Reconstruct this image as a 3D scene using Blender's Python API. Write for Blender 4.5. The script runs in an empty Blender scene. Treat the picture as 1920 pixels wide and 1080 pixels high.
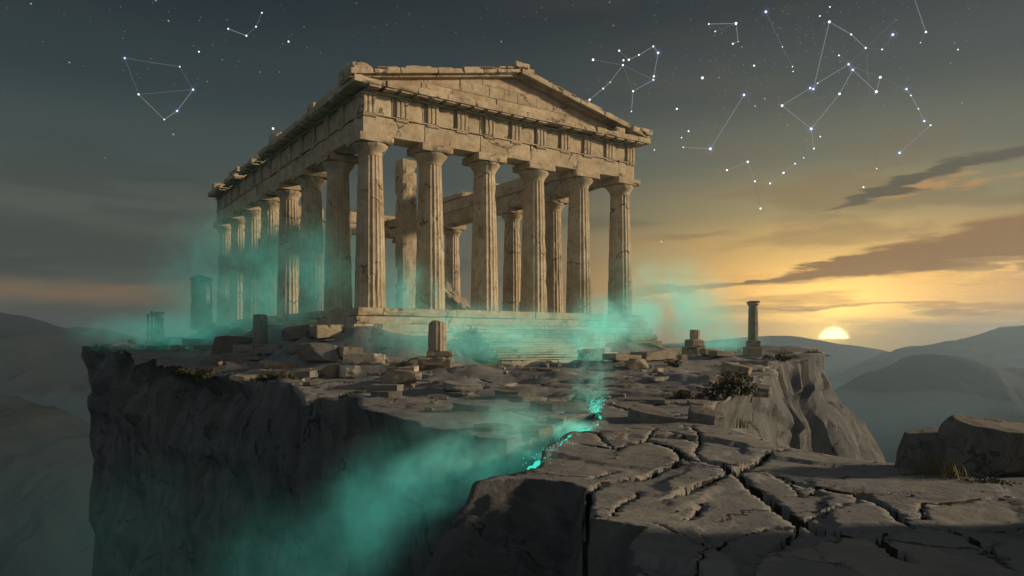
import bpy, bmesh, math, random
import numpy as np
from mathutils import Vector, Matrix, Euler
from mathutils.geometry import delaunay_2d_cdt

C = bpy.context.scene.collection
R = math.radians
F, CX, HY, EYE = 1337.0, 960.0, 640.0, 1.65     # focal length, principal x, horizon row, eye height

def at(px, d, z=None, py=None):
    """world point seen at pixel column px at depth d"""
    if z is None: z = EYE - (py - HY) * d / F
    return Vector(((px - CX) / F * d, d, z))
def gnd(px, py, z=0.0):
    d = F * (EYE - z) / (py - HY)
    return ((px - CX) / F * d, d)

# ------------------------------------------------------------------ noise
def _hash(ix, iy, iz, seed):
    h = (ix * 374761393 + iy * 668265263 + iz * 2147483647 + seed * 974634777) & 0xFFFFFFFF
    h = ((h ^ (h >> 13)) * 1274126177) & 0xFFFFFFFF
    h = ((h ^ (h >> 16)) * 2246822519) & 0xFFFFFFFF
    return ((h ^ (h >> 15)) & 0xFFFFFF) / float(0xFFFFFF)
def vnoise(p, seed=0):
    p = np.asarray(p, float); i = np.floor(p).astype(np.int64); f = p - i
    f = f * f * f * (f * (f * 6 - 15) + 10)
    r = 0
    for dx in (0, 1):
        wx = f[:, 0] if dx else 1 - f[:, 0]
        for dy in (0, 1):
            wy = f[:, 1] if dy else 1 - f[:, 1]
            for dz in (0, 1):
                wz = f[:, 2] if dz else 1 - f[:, 2]
                r = r + wx * wy * wz * _hash(i[:, 0] + dx, i[:, 1] + dy, i[:, 2] + dz, seed)
    return r * 2 - 1
def fbm(p, octv=4, seed=0):
    p = np.asarray(p, float); a, s, t = 1.0, 0, 0
    for k in range(octv):
        s = s + a * vnoise(p * 2 ** k + 13.7 * k, seed + k); t += a; a *= .5
    return s / t
def sstep(a, b, x):
    t = np.clip((x - a) / (b - a), 0, 1); return t * t * (3 - 2 * t)

# ------------------------------------------------------------------ objects
def mesh_obj(name, V, Fc, mat, parent=None, smooth=False):
    me = bpy.data.meshes.new(name)
    me.from_pydata([tuple(map(float, v)) for v in V], [], [tuple(map(int, f)) for f in Fc])
    me.materials.append(mat)
    if smooth: me.polygons.foreach_set('use_smooth', [True] * len(me.polygons))
    me.update()
    o = bpy.data.objects.new(name, me); C.objects.link(o)
    if parent: o.parent = parent
    return o
def tag(o, label=None, cat=None, group=None, kind=None):
    if label: o['label'] = label
    if cat: o['category'] = cat
    if group: o['group'] = group
    if kind: o['kind'] = kind
    return o
def empty(name, label, cat, loc=(0, 0, 0), rz=0, group=None):
    o = bpy.data.objects.new(name, None); C.objects.link(o)
    o.location = loc; o.rotation_euler = (0, 0, rz); o.empty_display_size = .2
    return tag(o, label, cat, group)
class MB:
    def __init__(s): s.v = []; s.f = []; s.n = 0
    def add(s, V, Fc, M=None):
        V = np.asarray(V, float)
        if M is not None:
            M = np.array(M); V = V @ M[:3, :3].T + M[:3, 3]
        s.v.append(V); s.f += [tuple(i + s.n for i in f) for f in Fc]; s.n += len(V)
        return s
    def V(s): return np.concatenate(s.v)
    def build(s, name, mat, parent=None, smooth=False):
        return mesh_obj(name, s.V(), s.f, mat, parent, smooth)
def T(x=0, y=0, z=0, rx=0, ry=0, rz=0):
    return Matrix.Translation((x, y, z)) @ Euler((rx, ry, rz)).to_matrix().to_4x4()

_gridcache = {}
def box_grid(nx, ny, nz):
    k = (nx, ny, nz)
    if k in _gridcache: return _gridcache[k]
    idx, P, Fc = {}, [], []
    def vid(i, j, l):
        t = (i, j, l)
        if t not in idx: idx[t] = len(P); P.append(t)
        return idx[t]
    for i in range(nx):
        for j in range(ny):
            Fc.append((vid(i, j, 0), vid(i, j + 1, 0), vid(i + 1, j + 1, 0), vid(i + 1, j, 0)))
            Fc.append((vid(i, j, nz), vid(i + 1, j, nz), vid(i + 1, j + 1, nz), vid(i, j + 1, nz)))
    for i in range(nx):
        for l in range(nz):
            Fc.append((vid(i, 0, l), vid(i + 1, 0, l), vid(i + 1, 0, l + 1), vid(i, 0, l + 1)))
            Fc.append((vid(i, ny, l), vid(i, ny, l + 1), vid(i + 1, ny, l + 1), vid(i + 1, ny, l)))
    for j in range(ny):
        for l in range(nz):
            Fc.append((vid(0, j, l), vid(0, j, l + 1), vid(0, j + 1, l + 1), vid(0, j + 1, l)))
            Fc.append((vid(nx, j, l), vid(nx, j + 1, l), vid(nx, j + 1, l + 1), vid(nx, j, l + 1)))
    _gridcache[k] = (np.array(P, float), Fc)
    return _gridcache[k]
def rbox(x0, x1, y0, y1, z0, z1, seg=.25, amp=.012, chip=.12, rnd=.03, seed=0, nf=1.2):
    """weathered stone box: chipped edges, slightly uneven faces"""
    d = np.array([x1 - x0, y1 - y0, z1 - z0])
    n = [int(min(90, max(2, round(q / seg)))) for q in d]
    P, Fc = box_grid(*n)
    q = P / np.array(n)
    p = q * d
    fd = np.minimum(p, d - p)
    srt = np.sort(fd, 1); e = np.hypot(srt[:, 0], srt[:, 1])
    c = d / 2
    w = p + np.array([x0, y0, z0]) + seed * 7.31
    nz = fbm(w * nf, 3, seed)
    r = max(chip * 2.2, rnd * 2)
    pull = np.clip(nz - .12, 0, 1) * chip * 3.0 * np.clip(1 - e / r, 0, 1) + rnd * np.clip(1 - e / (rnd * 2 + 1e-6), 0, 1)
    pull = np.minimum(pull, d.min() * .35)
    near = (fd < r)
    dirv = np.sign(c - p) * near
    L = np.linalg.norm(dirv, axis=1, keepdims=True); dirv = dirv / np.maximum(L, 1e-6)
    p = p + dirv * pull[:, None]
    if amp:
        for k in range(3):
            p[:, k] += amp * fbm(w * 1.9 + 31 * k, 2, seed + k)
    return p + np.array([x0, y0, z0]), Fc
def ico(sub):
    bm = bmesh.new(); bmesh.ops.create_icosphere(bm, subdivisions=sub, radius=1)
    V = np.array([v.co[:] for v in bm.verts]); Fc = [tuple(v.index for v in f.verts) for f in bm.faces]; bm.free()
    return V, Fc
ICO = {k: ico(k) for k in (1, 2, 3, 4, 5)}
def rock(sx, sy, sz, seed, cuts=14, sub=4, rough=.05, flat=.55):
    """faceted broken rock: a ball cut by random planes, base at z=0"""
    V, Fc = ICO[sub]; V = V.copy(); rg = np.random.RandomState(seed)
    for k in range(cuts):
        nrm = rg.normal(size=3); nrm[2] *= flat; nrm /= np.linalg.norm(nrm)
        h = rg.uniform(.5, .85)
        if k == 0: nrm = np.array([rg.normal() * .15, rg.normal() * .15, 1]); nrm /= np.linalg.norm(nrm); h = .5
        dd = V @ nrm - h
        V = V - np.maximum(dd, 0)[:, None] * nrm
    V *= (1 + rough * fbm(V * 2.2 + seed, 4, seed))[:, None]
    mn, mx = V.min(0), V.max(0)
    V = (V - (mn + mx) / 2) / (mx - mn)
    V[:, 2] += .5
    V[:, 2] = (np.maximum(V[:, 2], .2) - .2) / .8
    return V * np.array([sx, sy, sz]), Fc
def slab(w, d, h, seed):
    """flat broken plate with an irregular many-sided outline"""
    rg = np.random.RandomState(seed); k = rg.randint(6, 9); n = 54
    pa = np.sort(rg.uniform(0, 2 * np.pi, k) * .35 + np.arange(k) * 2 * np.pi / k); hh = rg.uniform(.72, 1.0, k)
    th = np.arange(n) * 2 * np.pi / n
    c = np.cos(th[:, None] - pa[None, :]); r = np.min(np.where(c > .05, hh / np.maximum(c, .05), 9), 1); r = np.minimum(r, 1.35)
    r = r / r.max(); r *= 1 + .035 * fbm(np.c_[np.cos(th) * 3, np.sin(th) * 3, np.full(n, seed * 1.0)], 3, seed)
    rings = [(.3, 1.0), (.6, 1.0), (.85, .99), (.965, .97), (1.0, .86), (.985, .6), (1.02, .35), (1.0, 0)]
    V = [np.array([[0, 0, 1.0]])]
    for q, z in rings: V.append(np.c_[np.cos(th) * r * q, np.sin(th) * r * q, np.full(n, z)])
    V = np.concatenate(V)
    tz = 1 + .12 * fbm(V * 1.3 + seed, 3, seed + 1) + (V[:, :2] @ rg.normal(size=2)) * .10
    V[:, 2] *= tz
    side = V[:, 2] < .9; V[side, :2] *= (1 + .05 * fbm(V[side] * np.array([2, 2, 3]) + seed, 2, seed + 2))[:, None]
    Fc = [(0, 1 + i, 1 + (i + 1) % n) for i in range(n)]
    for q in range(len(rings) - 1):
        for i in range(n):
            j = (i + 1) % n; a = 1 + q * n; b = a + n; Fc.append((a + i, b + i, b + j, a + j))
    return V * np.array([w / 2, d / 2, h]), Fc
def lathe(prof, n=32):
    V, Fc = [], []
    for r, z in prof:
        for i in range(n):
            a = 2 * math.pi * i / n; V.append((r * math.cos(a), r * math.sin(a), z))
    for k in range(len(prof) - 1):
        for i in range(n):
            j = (i + 1) % n; Fc.append((k * n + i, k * n + j, (k + 1) * n + j, (k + 1) * n + i))
    Fc.append(tuple(range(n))[::-1]); Fc.append(tuple((len(prof) - 1) * n + i for i in range(n)))
    return np.array(V), Fc
def tube(P, rads, n=6):
    P = [Vector(p) for p in P]; V, Fc = [], []
    for k, p in enumerate(P):
        t = (P[min(k + 1, len(P) - 1)] - P[max(k - 1, 0)]).normalized()
        a = t.orthogonal().normalized(); b = t.cross(a)
        for i in range(n):
            q = 2 * math.pi * i / n
            V.append(p + (a * math.cos(q) + b * math.sin(q)) * rads[k])
    for k in range(len(P) - 1):
        for i in range(n):
            j = (i + 1) % n; Fc.append((k * n + i, k * n + j, (k + 1) * n + j, (k + 1) * n + i))
    Fc.append(tuple(range(n))[::-1]); Fc.append(tuple((len(P) - 1) * n + i for i in range(n)))
    return np.array([v[:] for v in V]), Fc

# ------------------------------------------------------------------ node helpers
class N:
    def __init__(s, tree): s.t = tree; s.x = 0
    def new(s, typ, **kw):
        n = s.t.nodes.new(typ); n.location = (s.x, 0); s.x += 40
        for k, v in kw.items():
            if k.startswith('i_'):
                key = k[2:]
                n.inputs[int(key) if key.isdigit() else key.replace('_', ' ')].default_value = v
            else: setattr(n, k, v)
        return n
    def L(s, a, b): s.t.links.new(a, b)
    def set(s, sock, v):
        if isinstance(v, (int, float)): sock.default_value = v
        elif isinstance(v, (tuple, list)): sock.default_value = tuple(v) + ((1,) if len(v) == 3 and len(sock.default_value) == 4 else ())
        else: s.L(v, sock)
    def m(s, op, a, b=None, c=None, clamp=False):
        n = s.new('ShaderNodeMath', operation=op, use_clamp=clamp)
        s.set(n.inputs[0], a)
        if b is not None: s.set(n.inputs[1], b)
        if c is not None: s.set(n.inputs[2], c)
        return n.outputs[0]
    def vm(s, op, a, b=None, out=0):
        n = s.new('ShaderNodeVectorMath', operation=op); s.set(n.inputs[0], a)
        if b is not None: s.set(n.inputs[1], b)
        return n.outputs[out]
    def mix(s, f, a, b, mode='MIX'):
        n = s.new('ShaderNodeMix', data_type='RGBA', blend_type=mode)
        s.set(n.inputs[0], f); s.set(n.inputs[6], a); s.set(n.inputs[7], b); return n.outputs[2]
    def ss(s, x, a, b, lo=0.0, hi=1.0):
        n = s.new('ShaderNodeMapRange', interpolation_type='SMOOTHSTEP')
        s.set(n.inputs[0], x); s.set(n.inputs[1], a); s.set(n.inputs[2], b); s.set(n.inputs[3], lo); s.set(n.inputs[4], hi)
        return n.outputs[0]
    def ramp(s, x, stops, interp='LINEAR'):
        n = s.new('ShaderNodeValToRGB'); cr = n.color_ramp; cr.interpolation = interp
        while len(cr.elements) < len(stops): cr.elements.new(.5)
        for e, (p, c) in zip(cr.elements, stops):
            e.position = p; e.color = tuple(c) + ((1,) if len(c) == 3 else ())
        s.L(x, n.inputs[0]); return n.outputs[0]
    def noise(s, vec, scale, detail=4, rough=.55, dist=0.0, out='Fac'):
        n = s.new('ShaderNodeTexNoise'); s.set(n.inputs['Vector'], vec)
        n.inputs['Scale'].default_value = scale; n.inputs['Detail'].default_value = detail
        n.inputs['Roughness'].default_value = rough; n.inputs['Distortion'].default_value = dist
        return n.outputs[out]
    def vor(s, vec, scale, feature='DISTANCE_TO_EDGE'):
        n = s.new('ShaderNodeTexVoronoi', feature=feature); s.set(n.inputs['Vector'], vec); n.inputs['Scale'].default_value = scale
        return n.outputs[0]
def srgb(r, g, b):
    f = lambda c: (c / 255 / 12.92) if c <= 10 else ((c / 255 + .055) / 1.055) ** 2.4
    return (f(r), f(g), f(b))
def material(name):
    m = bpy.data.materials.new(name); m.use_nodes = True; t = m.node_tree; t.nodes.clear()
    return m, N(t)
def stone(name, cols, crack=1.0, cscale=.35, rough=.9, bump=.5, fine=9.0, streak=None, crackcol=(.035, .028, .022), scale=1.0, coord='Object', tint=.18, ck=.018, plates=0, stain=.55):
    m, n = material(name)
    tc = n.new('ShaderNodeTexCoord') if coord == 'Object' else n.new('ShaderNodeNewGeometry')
    pos = tc.outputs['Object'] if coord == 'Object' else tc.outputs['Position']
    oi = n.new('ShaderNodeObjectInfo')
    off = n.vm('SCALE', (17.0, 31.0, 11.0)); off.node.inputs['Scale'].default_value = 1.0
    n.L(oi.outputs['Random'], off.node.inputs['Scale'])
    p = n.vm('ADD', pos, off)
    big = n.noise(p, .5 * scale, 5, .6, .3)
    mid = n.noise(p, 2.3 * scale, 6, .65)
    fin = n.noise(p, fine * scale, 5, .7)
    k = n.m('ADD', n.m('MULTIPLY', big, .55), n.m('MULTIPLY', mid, .45))
    col = n.ramp(k, [(.30, cols[0]), (.46, cols[1]), (.56, cols[2]), (.72, cols[3])])
    col = n.mix(n.ss(fin, .35, .7, 0, .35), col, tuple(c * .55 for c in cols[1]))
    if plates:
        pd = n.vm('ADD', n.vm('MULTIPLY', p, (1.0, 1.0, .2)), n.vm('SCALE', n.noise(p, .9 * scale, 3, .6, 0, 'Color')))
        vc = n.new('ShaderNodeTexVoronoi', feature='F1'); n.L(pd, vc.inputs['Vector']); vc.inputs['Scale'].default_value = .8 * scale
        sep = n.new('ShaderNodeSeparateColor'); n.L(vc.outputs['Color'], sep.inputs[0])
        col = n.mix(n.m('MULTIPLY', sep.outputs[0], plates), col, tuple(c * .62 for c in cols[1]))
        col = n.mix(n.m('MULTIPLY', sep.outputs[1], plates * .4), col, (cols[1][0] * .8, cols[1][1] * .9, cols[1][2] * 1.12))
        col = n.mix(n.m('MULTIPLY', sep.outputs[2], plates * .35), col, (cols[2][0] * 1.25, cols[2][1] * 1.05, cols[2][2] * .8))
    # dark weather stains with ragged outline
    st = n.noise(n.vm('MULTIPLY', p, (1.0, 1.0, .35)), 1.1 * scale, 6, .7, .6)
    col = n.mix(n.ss(st, .56, .72, 0, stain), col, tuple(c * .4 for c in cols[0]))
    col = n.mix(n.m('MULTIPLY', oi.outputs['Random'], tint), col, tuple(c * .5 for c in cols[0]))
    h = n.m('ADD', n.m('MULTIPLY', mid, .6), n.m('MULTIPLY', fin, .35))
    if streak:
        sv = n.noise(n.vm('MULTIPLY', p, (1.0, 1.0, streak)), 1.0 * scale, 6, .6, .4)
        col = n.mix(n.ss(sv, .42, .66, 0, .5), col, tuple(c * .42 for c in cols[0]))
        h = n.m('ADD', h, n.m('MULTIPLY', sv, .8))
    if crack:
        wob = n.vm('SCALE', n.vm('SUBTRACT', n.noise(p, 1.3 * scale, 5, .65, 0, 'Color'), (.5, .5, .5))); wob.node.inputs['Scale'].default_value = 1.3 / scale
        pw = n.vm('ADD', p, wob)
        v1 = n.vor(pw, cscale)
        gate = n.ss(n.noise(p, .8 * scale, 3, .5), .46, .58)
        c1 = n.m('MULTIPLY', n.ss(v1, 0.0, ck, 1.0, 0.0), gate)
        v2 = n.vor(pw, cscale * 2.7)
        c2 = n.m('MULTIPLY', n.ss(v2, 0.0, ck * .9, .75, 0.0), n.ss(n.noise(p, 1.3 * scale, 3, .5, .5), .55, .64))
        cc = n.m('MULTIPLY', n.m('MAXIMUM', c1, c2), crack, None, True)
        col = n.mix(cc, col, crackcol)
        h = n.m('SUBTRACT', h, n.m('MULTIPLY', cc, .9))
    b = n.new('ShaderNodeBump'); b.inputs['Strength'].default_value = bump; b.inputs['Distance'].default_value = .06 / scale
    n.L(h, b.inputs['Height'])
    bs = n.new('ShaderNodeBsdfPrincipled'); n.L(col, bs.inputs['Base Color']); n.L(b.outputs[0], bs.inputs['Normal'])
    bs.inputs['Roughness'].default_value = rough; bs.inputs['Specular IOR Level'].default_value = .2
    o = n.new('ShaderNodeOutputMaterial'); n.L(bs.outputs[0], o.inputs[0])
    return m
MAT = {}
MAT['temple'] = stone('temple_limestone', [(.22, .165, .105), (.38, .30, .20), (.48, .39, .275), (.58, .49, .36)], 1.0, .30, tint=.1)
MAT['tread'] = stone('pale_lit_tread', [(.36, .31, .23), (.48, .42, .32), (.56, .50, .39), (.64, .58, .47)], .4, .5)  # pale stone; light along the stair treads is put into its colour
MAT['block'] = stone('fallen_limestone', [(.16, .13, .09), (.29, .24, .175), (.37, .31, .23), (.45, .39, .30)], .8, .6, tint=.5)
MAT['grey'] = stone('grey_limestone', [(.12, .115, .108), (.20, .19, .178), (.25, .238, .22), (.32, .30, .27)], .8, .6, tint=.5)
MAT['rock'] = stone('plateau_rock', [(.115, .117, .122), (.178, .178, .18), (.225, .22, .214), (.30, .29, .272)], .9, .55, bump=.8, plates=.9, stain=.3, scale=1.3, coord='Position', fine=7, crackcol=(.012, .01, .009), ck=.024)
MAT['shade_dark'] = stone('crack_shade', [(.012, .01, .008), (.02, .017, .013), (.028, .023, .018), (.035, .03, .024)], 0, coord='Position')  # near-black colour that paints the shade on crack walls and floors
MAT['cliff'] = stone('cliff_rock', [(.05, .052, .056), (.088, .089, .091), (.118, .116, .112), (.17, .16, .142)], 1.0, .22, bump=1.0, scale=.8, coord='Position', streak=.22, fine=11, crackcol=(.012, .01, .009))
MAT['boulder'] = stone('boulder_rock', [(.08, .074, .068), (.14, .128, .115), (.18, .165, .145), (.24, .215, .185)], .7, .5, scale=1.2, bump=.7, tint=.3)
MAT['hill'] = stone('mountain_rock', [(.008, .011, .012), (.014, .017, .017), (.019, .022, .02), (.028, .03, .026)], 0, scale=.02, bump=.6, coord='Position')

def leaf_mat(name, a, b):
    m, n = material(name)
    g = n.new('ShaderNodeNewGeometry'); oi = n.new('ShaderNodeObjectInfo')
    col = n.mix(n.noise(g.outputs['Position'], 3.0, 3), a, b)
    bs = n.new('ShaderNodeBsdfPrincipled'); n.L(col, bs.inputs['Base Color']); bs.inputs['Roughness'].default_value = .7
    bs.inputs['Specular IOR Level'].default_value = .15
    o = n.new('ShaderNodeOutputMaterial'); n.L(bs.outputs[0], o.inputs[0]); return m
MAT['leaf'] = leaf_mat('dark_leaves', (.02, .024, .012), (.055, .05, .022))
MAT['dry'] = leaf_mat('dry_grass', (.10, .085, .03), (.19, .15, .06))
MAT['bark'] = leaf_mat('twig', (.04, .03, .02), (.07, .05, .035))
def emit(name, col, s):
    m, n = material(name); e = n.new('ShaderNodeEmission'); e.inputs[0].default_value = tuple(col) + (1,); e.inputs[1].default_value = s
    o = n.new('ShaderNodeOutputMaterial'); n.L(e.outputs[0], o.inputs[0]); return m

# ------------------------------------------------------------------ terrain: plateau outline (world metres)
LEFT_NEAR = [(-1.5, -3), (-1.45, 1), (-1.45, 3.5), (-1.36, 5.0), (-1.24, 6.2), (-1.12, 6.9), (-.86, 7.8), (-.55, 8.45), (-.02, 9.15), (.31, 9.76),
             (.56, 10.76), (.946, 12.4), (1.47, 14.05), (1.95, 16.4)]
FAR_SIDE = [(1.36, 15.3), (.62, 13.5), (-.05, 11.9), (-.54, 12.1), (-1.1, 13.3), (-1.75, 13.9), (-2.5, 15.3), (-3.6, 17.6), (-4.6, 20.4), (-5.4, 21.6), (-7.5, 25),
            (-10.7, 29.8), (-14.7, 35.3), (-20.7, 42.5), (-28.5, 53), (-40, 70), (-47.4, 79)]
BACK = [(-48, 90), (-38, 106), (-10, 116), (20, 116), (40, 106)]
RIGHT = [(36, 88), (30.0, 71), (27.0, 62.5), (24.6, 55.5), (21.5, 51.5), (17.6, 48.2), (15.6, 44.5), (14.5, 39.5), (12.6, 34.2), (10.6, 29.5), (7.6, 23.4), (5.3, 18.3), (3.85, 15.2),
         (4.3, 13.8), (4.45, 12.4), (4.75, 11.5), (5.1, 10.9), (5.45, 10.4), (6.1, 10.5), (6.8, 10.6), (7.8, 10.6), (9.5, 9.5), (10.5, 5), (10, 0), (8, -3)]
OUT0 = np.array(LEFT_NEAR + FAR_SIDE + BACK + RIGHT)
def resample(P, closed=True):
    out = []; n = len(P)
    for i in range(n if closed else n - 1):
        a, b = P[i], P[(i + 1) % n]; L = np.linalg.norm(b - a)
        dm = max(4.0, min(np.hypot(*a), np.hypot(*b)))
        k = max(1, int(L / (.011 * dm)))
        for j in range(k): out.append(a + (b - a) * j / k)
    return np.array(out)
OUT = resample(OUT0)
def outline_noise(P):
    p3 = np.c_[P, np.zeros(len(P))]; d = np.clip(np.hypot(P[:, 0], P[:, 1]), 5, 60)
    s = .006 * d + .05
    nx = fbm(p3 * 1.1 / 3.2, 3, 5); ny = fbm(p3 * 1.1 / 3.2 + 50, 3, 6)
    crev = np.exp(-((P[:, 0] - 1.2) ** 2 + (P[:, 1] - 14) ** 2) / 9)
    w = np.minimum(s * 2.2, .75) * (1 - .8 * crev)
    return P + np.c_[nx * w, ny * w]
OUT = outline_noise(OUT)

CRACKS = [  # (pixel polyline on the rock at eye level ground, width in px)
    ([(1090, 832), (1150, 838), (1212, 822), (1262, 838), (1290, 862), (1345, 868), (1372, 888), (1420, 862), (1440, 842), (1478, 832)], 9),
    ([(1100, 985), (1103, 925), (1135, 900), (1200, 892), (1225, 885), (1262, 873), (1275, 855)], 9),
    ([(1372, 888), (1420, 918), (1470, 958), (1500, 975), (1560, 1000), (1650, 1055), (1700, 1085)], 19),
    ([(1500, 975), (1490, 998), (1455, 1025), (1440, 1045), (1425, 1090)], 9),
    ([(1372, 888), (1330, 905), (1255, 935)], 9),
    ([(1345, 868), (1420, 880), (1460, 890), (1515, 908), (1572, 922), (1612, 926), (1640, 940), (1670, 955), (1690, 980), (1750, 1010), (1810, 1035), (1880, 1075)], 9),
    ([(1280, 795), (1310, 812), (1312, 828), (1302, 845), (1318, 864)], 5),
    ([(1050, 888), (1110, 892), (1150, 880)], 4), ([(1150, 970), (1160, 948), (1195, 930), (1200, 920)], 6),
    ([(1500, 975), (1560, 953), (1612, 932)], 5), ([(1540, 1042), (1645, 1045), (1720, 1000)], 5),
    ([(1690, 975), (1730, 970), (1730, 945), (1800, 942), (1900, 930)], 4), ([(1760, 1012), (1850, 1000), (1930, 985)], 4),
    ([(1280, 975), (1310, 958), (1320, 942)], 4), ([(1390, 1000), (1440, 985), (1480, 985)], 4), ([(1310, 1090), (1320, 1040), (1380, 1000)], 5),
    ([(1150, 838), (1120, 815), (1095, 812)], 5), ([(1212, 822), (1230, 800), (1290, 798)], 4), ([(1440, 885), (1480, 902), (1500, 925), (1540, 912)], 3.5),
    ([(1225, 985), (1290, 1010), (1330, 1035)], 4), ([(1180, 800), (1260, 810), (1312, 828)], 3.5),
    ([(960, 775), (1010, 785), (1060, 775)], 6), ([(1120, 762), (1180, 770), (1240, 760)], 6), ([(980, 745), (1030, 758), (1080, 742)], 8),
    ([(1180, 778), (1230, 784), (1285, 778)], 9), ([(870, 745), (960, 752), (985, 745)], 8), ([(1150, 715), (1220, 722), (1300, 716)], 8), ([(850, 718), (960, 730), (1060, 724)], 7),
]
def crack_lines():
    out = []
    rg = np.random.RandomState(4)
    for pl, w in CRACKS:
        P = np.array([gnd(*p) for p in pl])
        Q = [P[0]]
        for i in range(len(P) - 1):       # jagged subdivision
            a, b = P[i], P[i + 1]; L = np.linalg.norm(b - a); k = max(2, int(L / .06))
            t = np.array([-(b - a)[1], (b - a)[0]]) / L
            for j in range(1, k + 1):
                o = rg.normal() * min(.016, .06 * L) if j < k else 0
                Q.append(a + (b - a) * j / k + t * o)
        Q = np.array(Q); dm = np.hypot(*Q.mean(0))
        ww = w / F * dm * (1.25 if w >= 9 else .95)
        s = np.linspace(0, 1, len(Q)); prof = .35 + .65 * np.sin(np.pi * np.clip(s * .9 + .05, 0, 1)) ** .6
        wv = ww * prof * (1 + .28 * fbm(np.c_[Q * 1.6, np.zeros(len(Q))], 2, 9))
        tq = np.gradient(Q, axis=0); tq /= np.maximum(np.linalg.norm(tq, axis=1, keepdims=True), 1e-9)
        for _ in range(6): tq = (np.roll(tq, 1, 0) + 2 * tq + np.roll(tq, -1, 0)) / 4; tq[0] = tq[1]; tq[-1] = tq[-2]
        wv = wv * np.clip(1 / np.maximum(np.sqrt(tq[:, 1] ** 2 + (.3 * tq[:, 0]) ** 2), .40), 1, 2.4)
        out.append((Q, np.maximum(wv, .014)))
    return out
CL = crack_lines()
TIER = [gnd(*p) for p in [(985, 893), (1060, 899), (1098, 914), (1104, 975), (1160, 984), (1212, 992), (1180, 1030)]] + [(.9, 4.6), (.8, 2), (.6, -4), (-4, -4), (-4, 8.6), (-.6, 8.45)]
TIER = np.array(TIER)
def inside(P, poly):
    x, y = P[:, 0], P[:, 1]; r = np.zeros(len(P), bool); n = len(poly)
    for i in range(n):
        x1, y1 = poly[i]; x2, y2 = poly[(i + 1) % n]
        c = ((y1 > y) != (y2 > y)) & (x < (x2 - x1) * (y - y1) / (y2 - y1 + 1e-12) + x1)
        r ^= c
    return r
def seg_dist(P, Q, closed=False):
    """distance from each P to polyline Q, and the index of the nearest segment"""
    best = np.full(len(P), 1e9); bi = np.zeros(len(P), int); n = len(Q)
    for i in range(n if closed else n - 1):
        a, b = Q[i], Q[(i + 1) % n]; ab = b - a; L2 = max(1e-12, ab @ ab)
        t = np.clip(((P - a) @ ab) / L2, 0, 1); d = np.hypot(*(P - a - t[:, None] * ab).T)
        m = d < best; best[m] = d[m]; bi[m] = i
    return best, bi
_vs = np.random.RandomState(11); SITES = np.c_[_vs.uniform(-2, 8, 46), _vs.uniform(4, 16, 46)]
TILT = _vs.normal(size=(46, 2)) * .020; LIFT = _vs.normal(size=46) * .022
U = np.array([-.562, .827]); Vx = np.array([.827, .562]); O2 = np.array([-8.43, 42.4])
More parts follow.
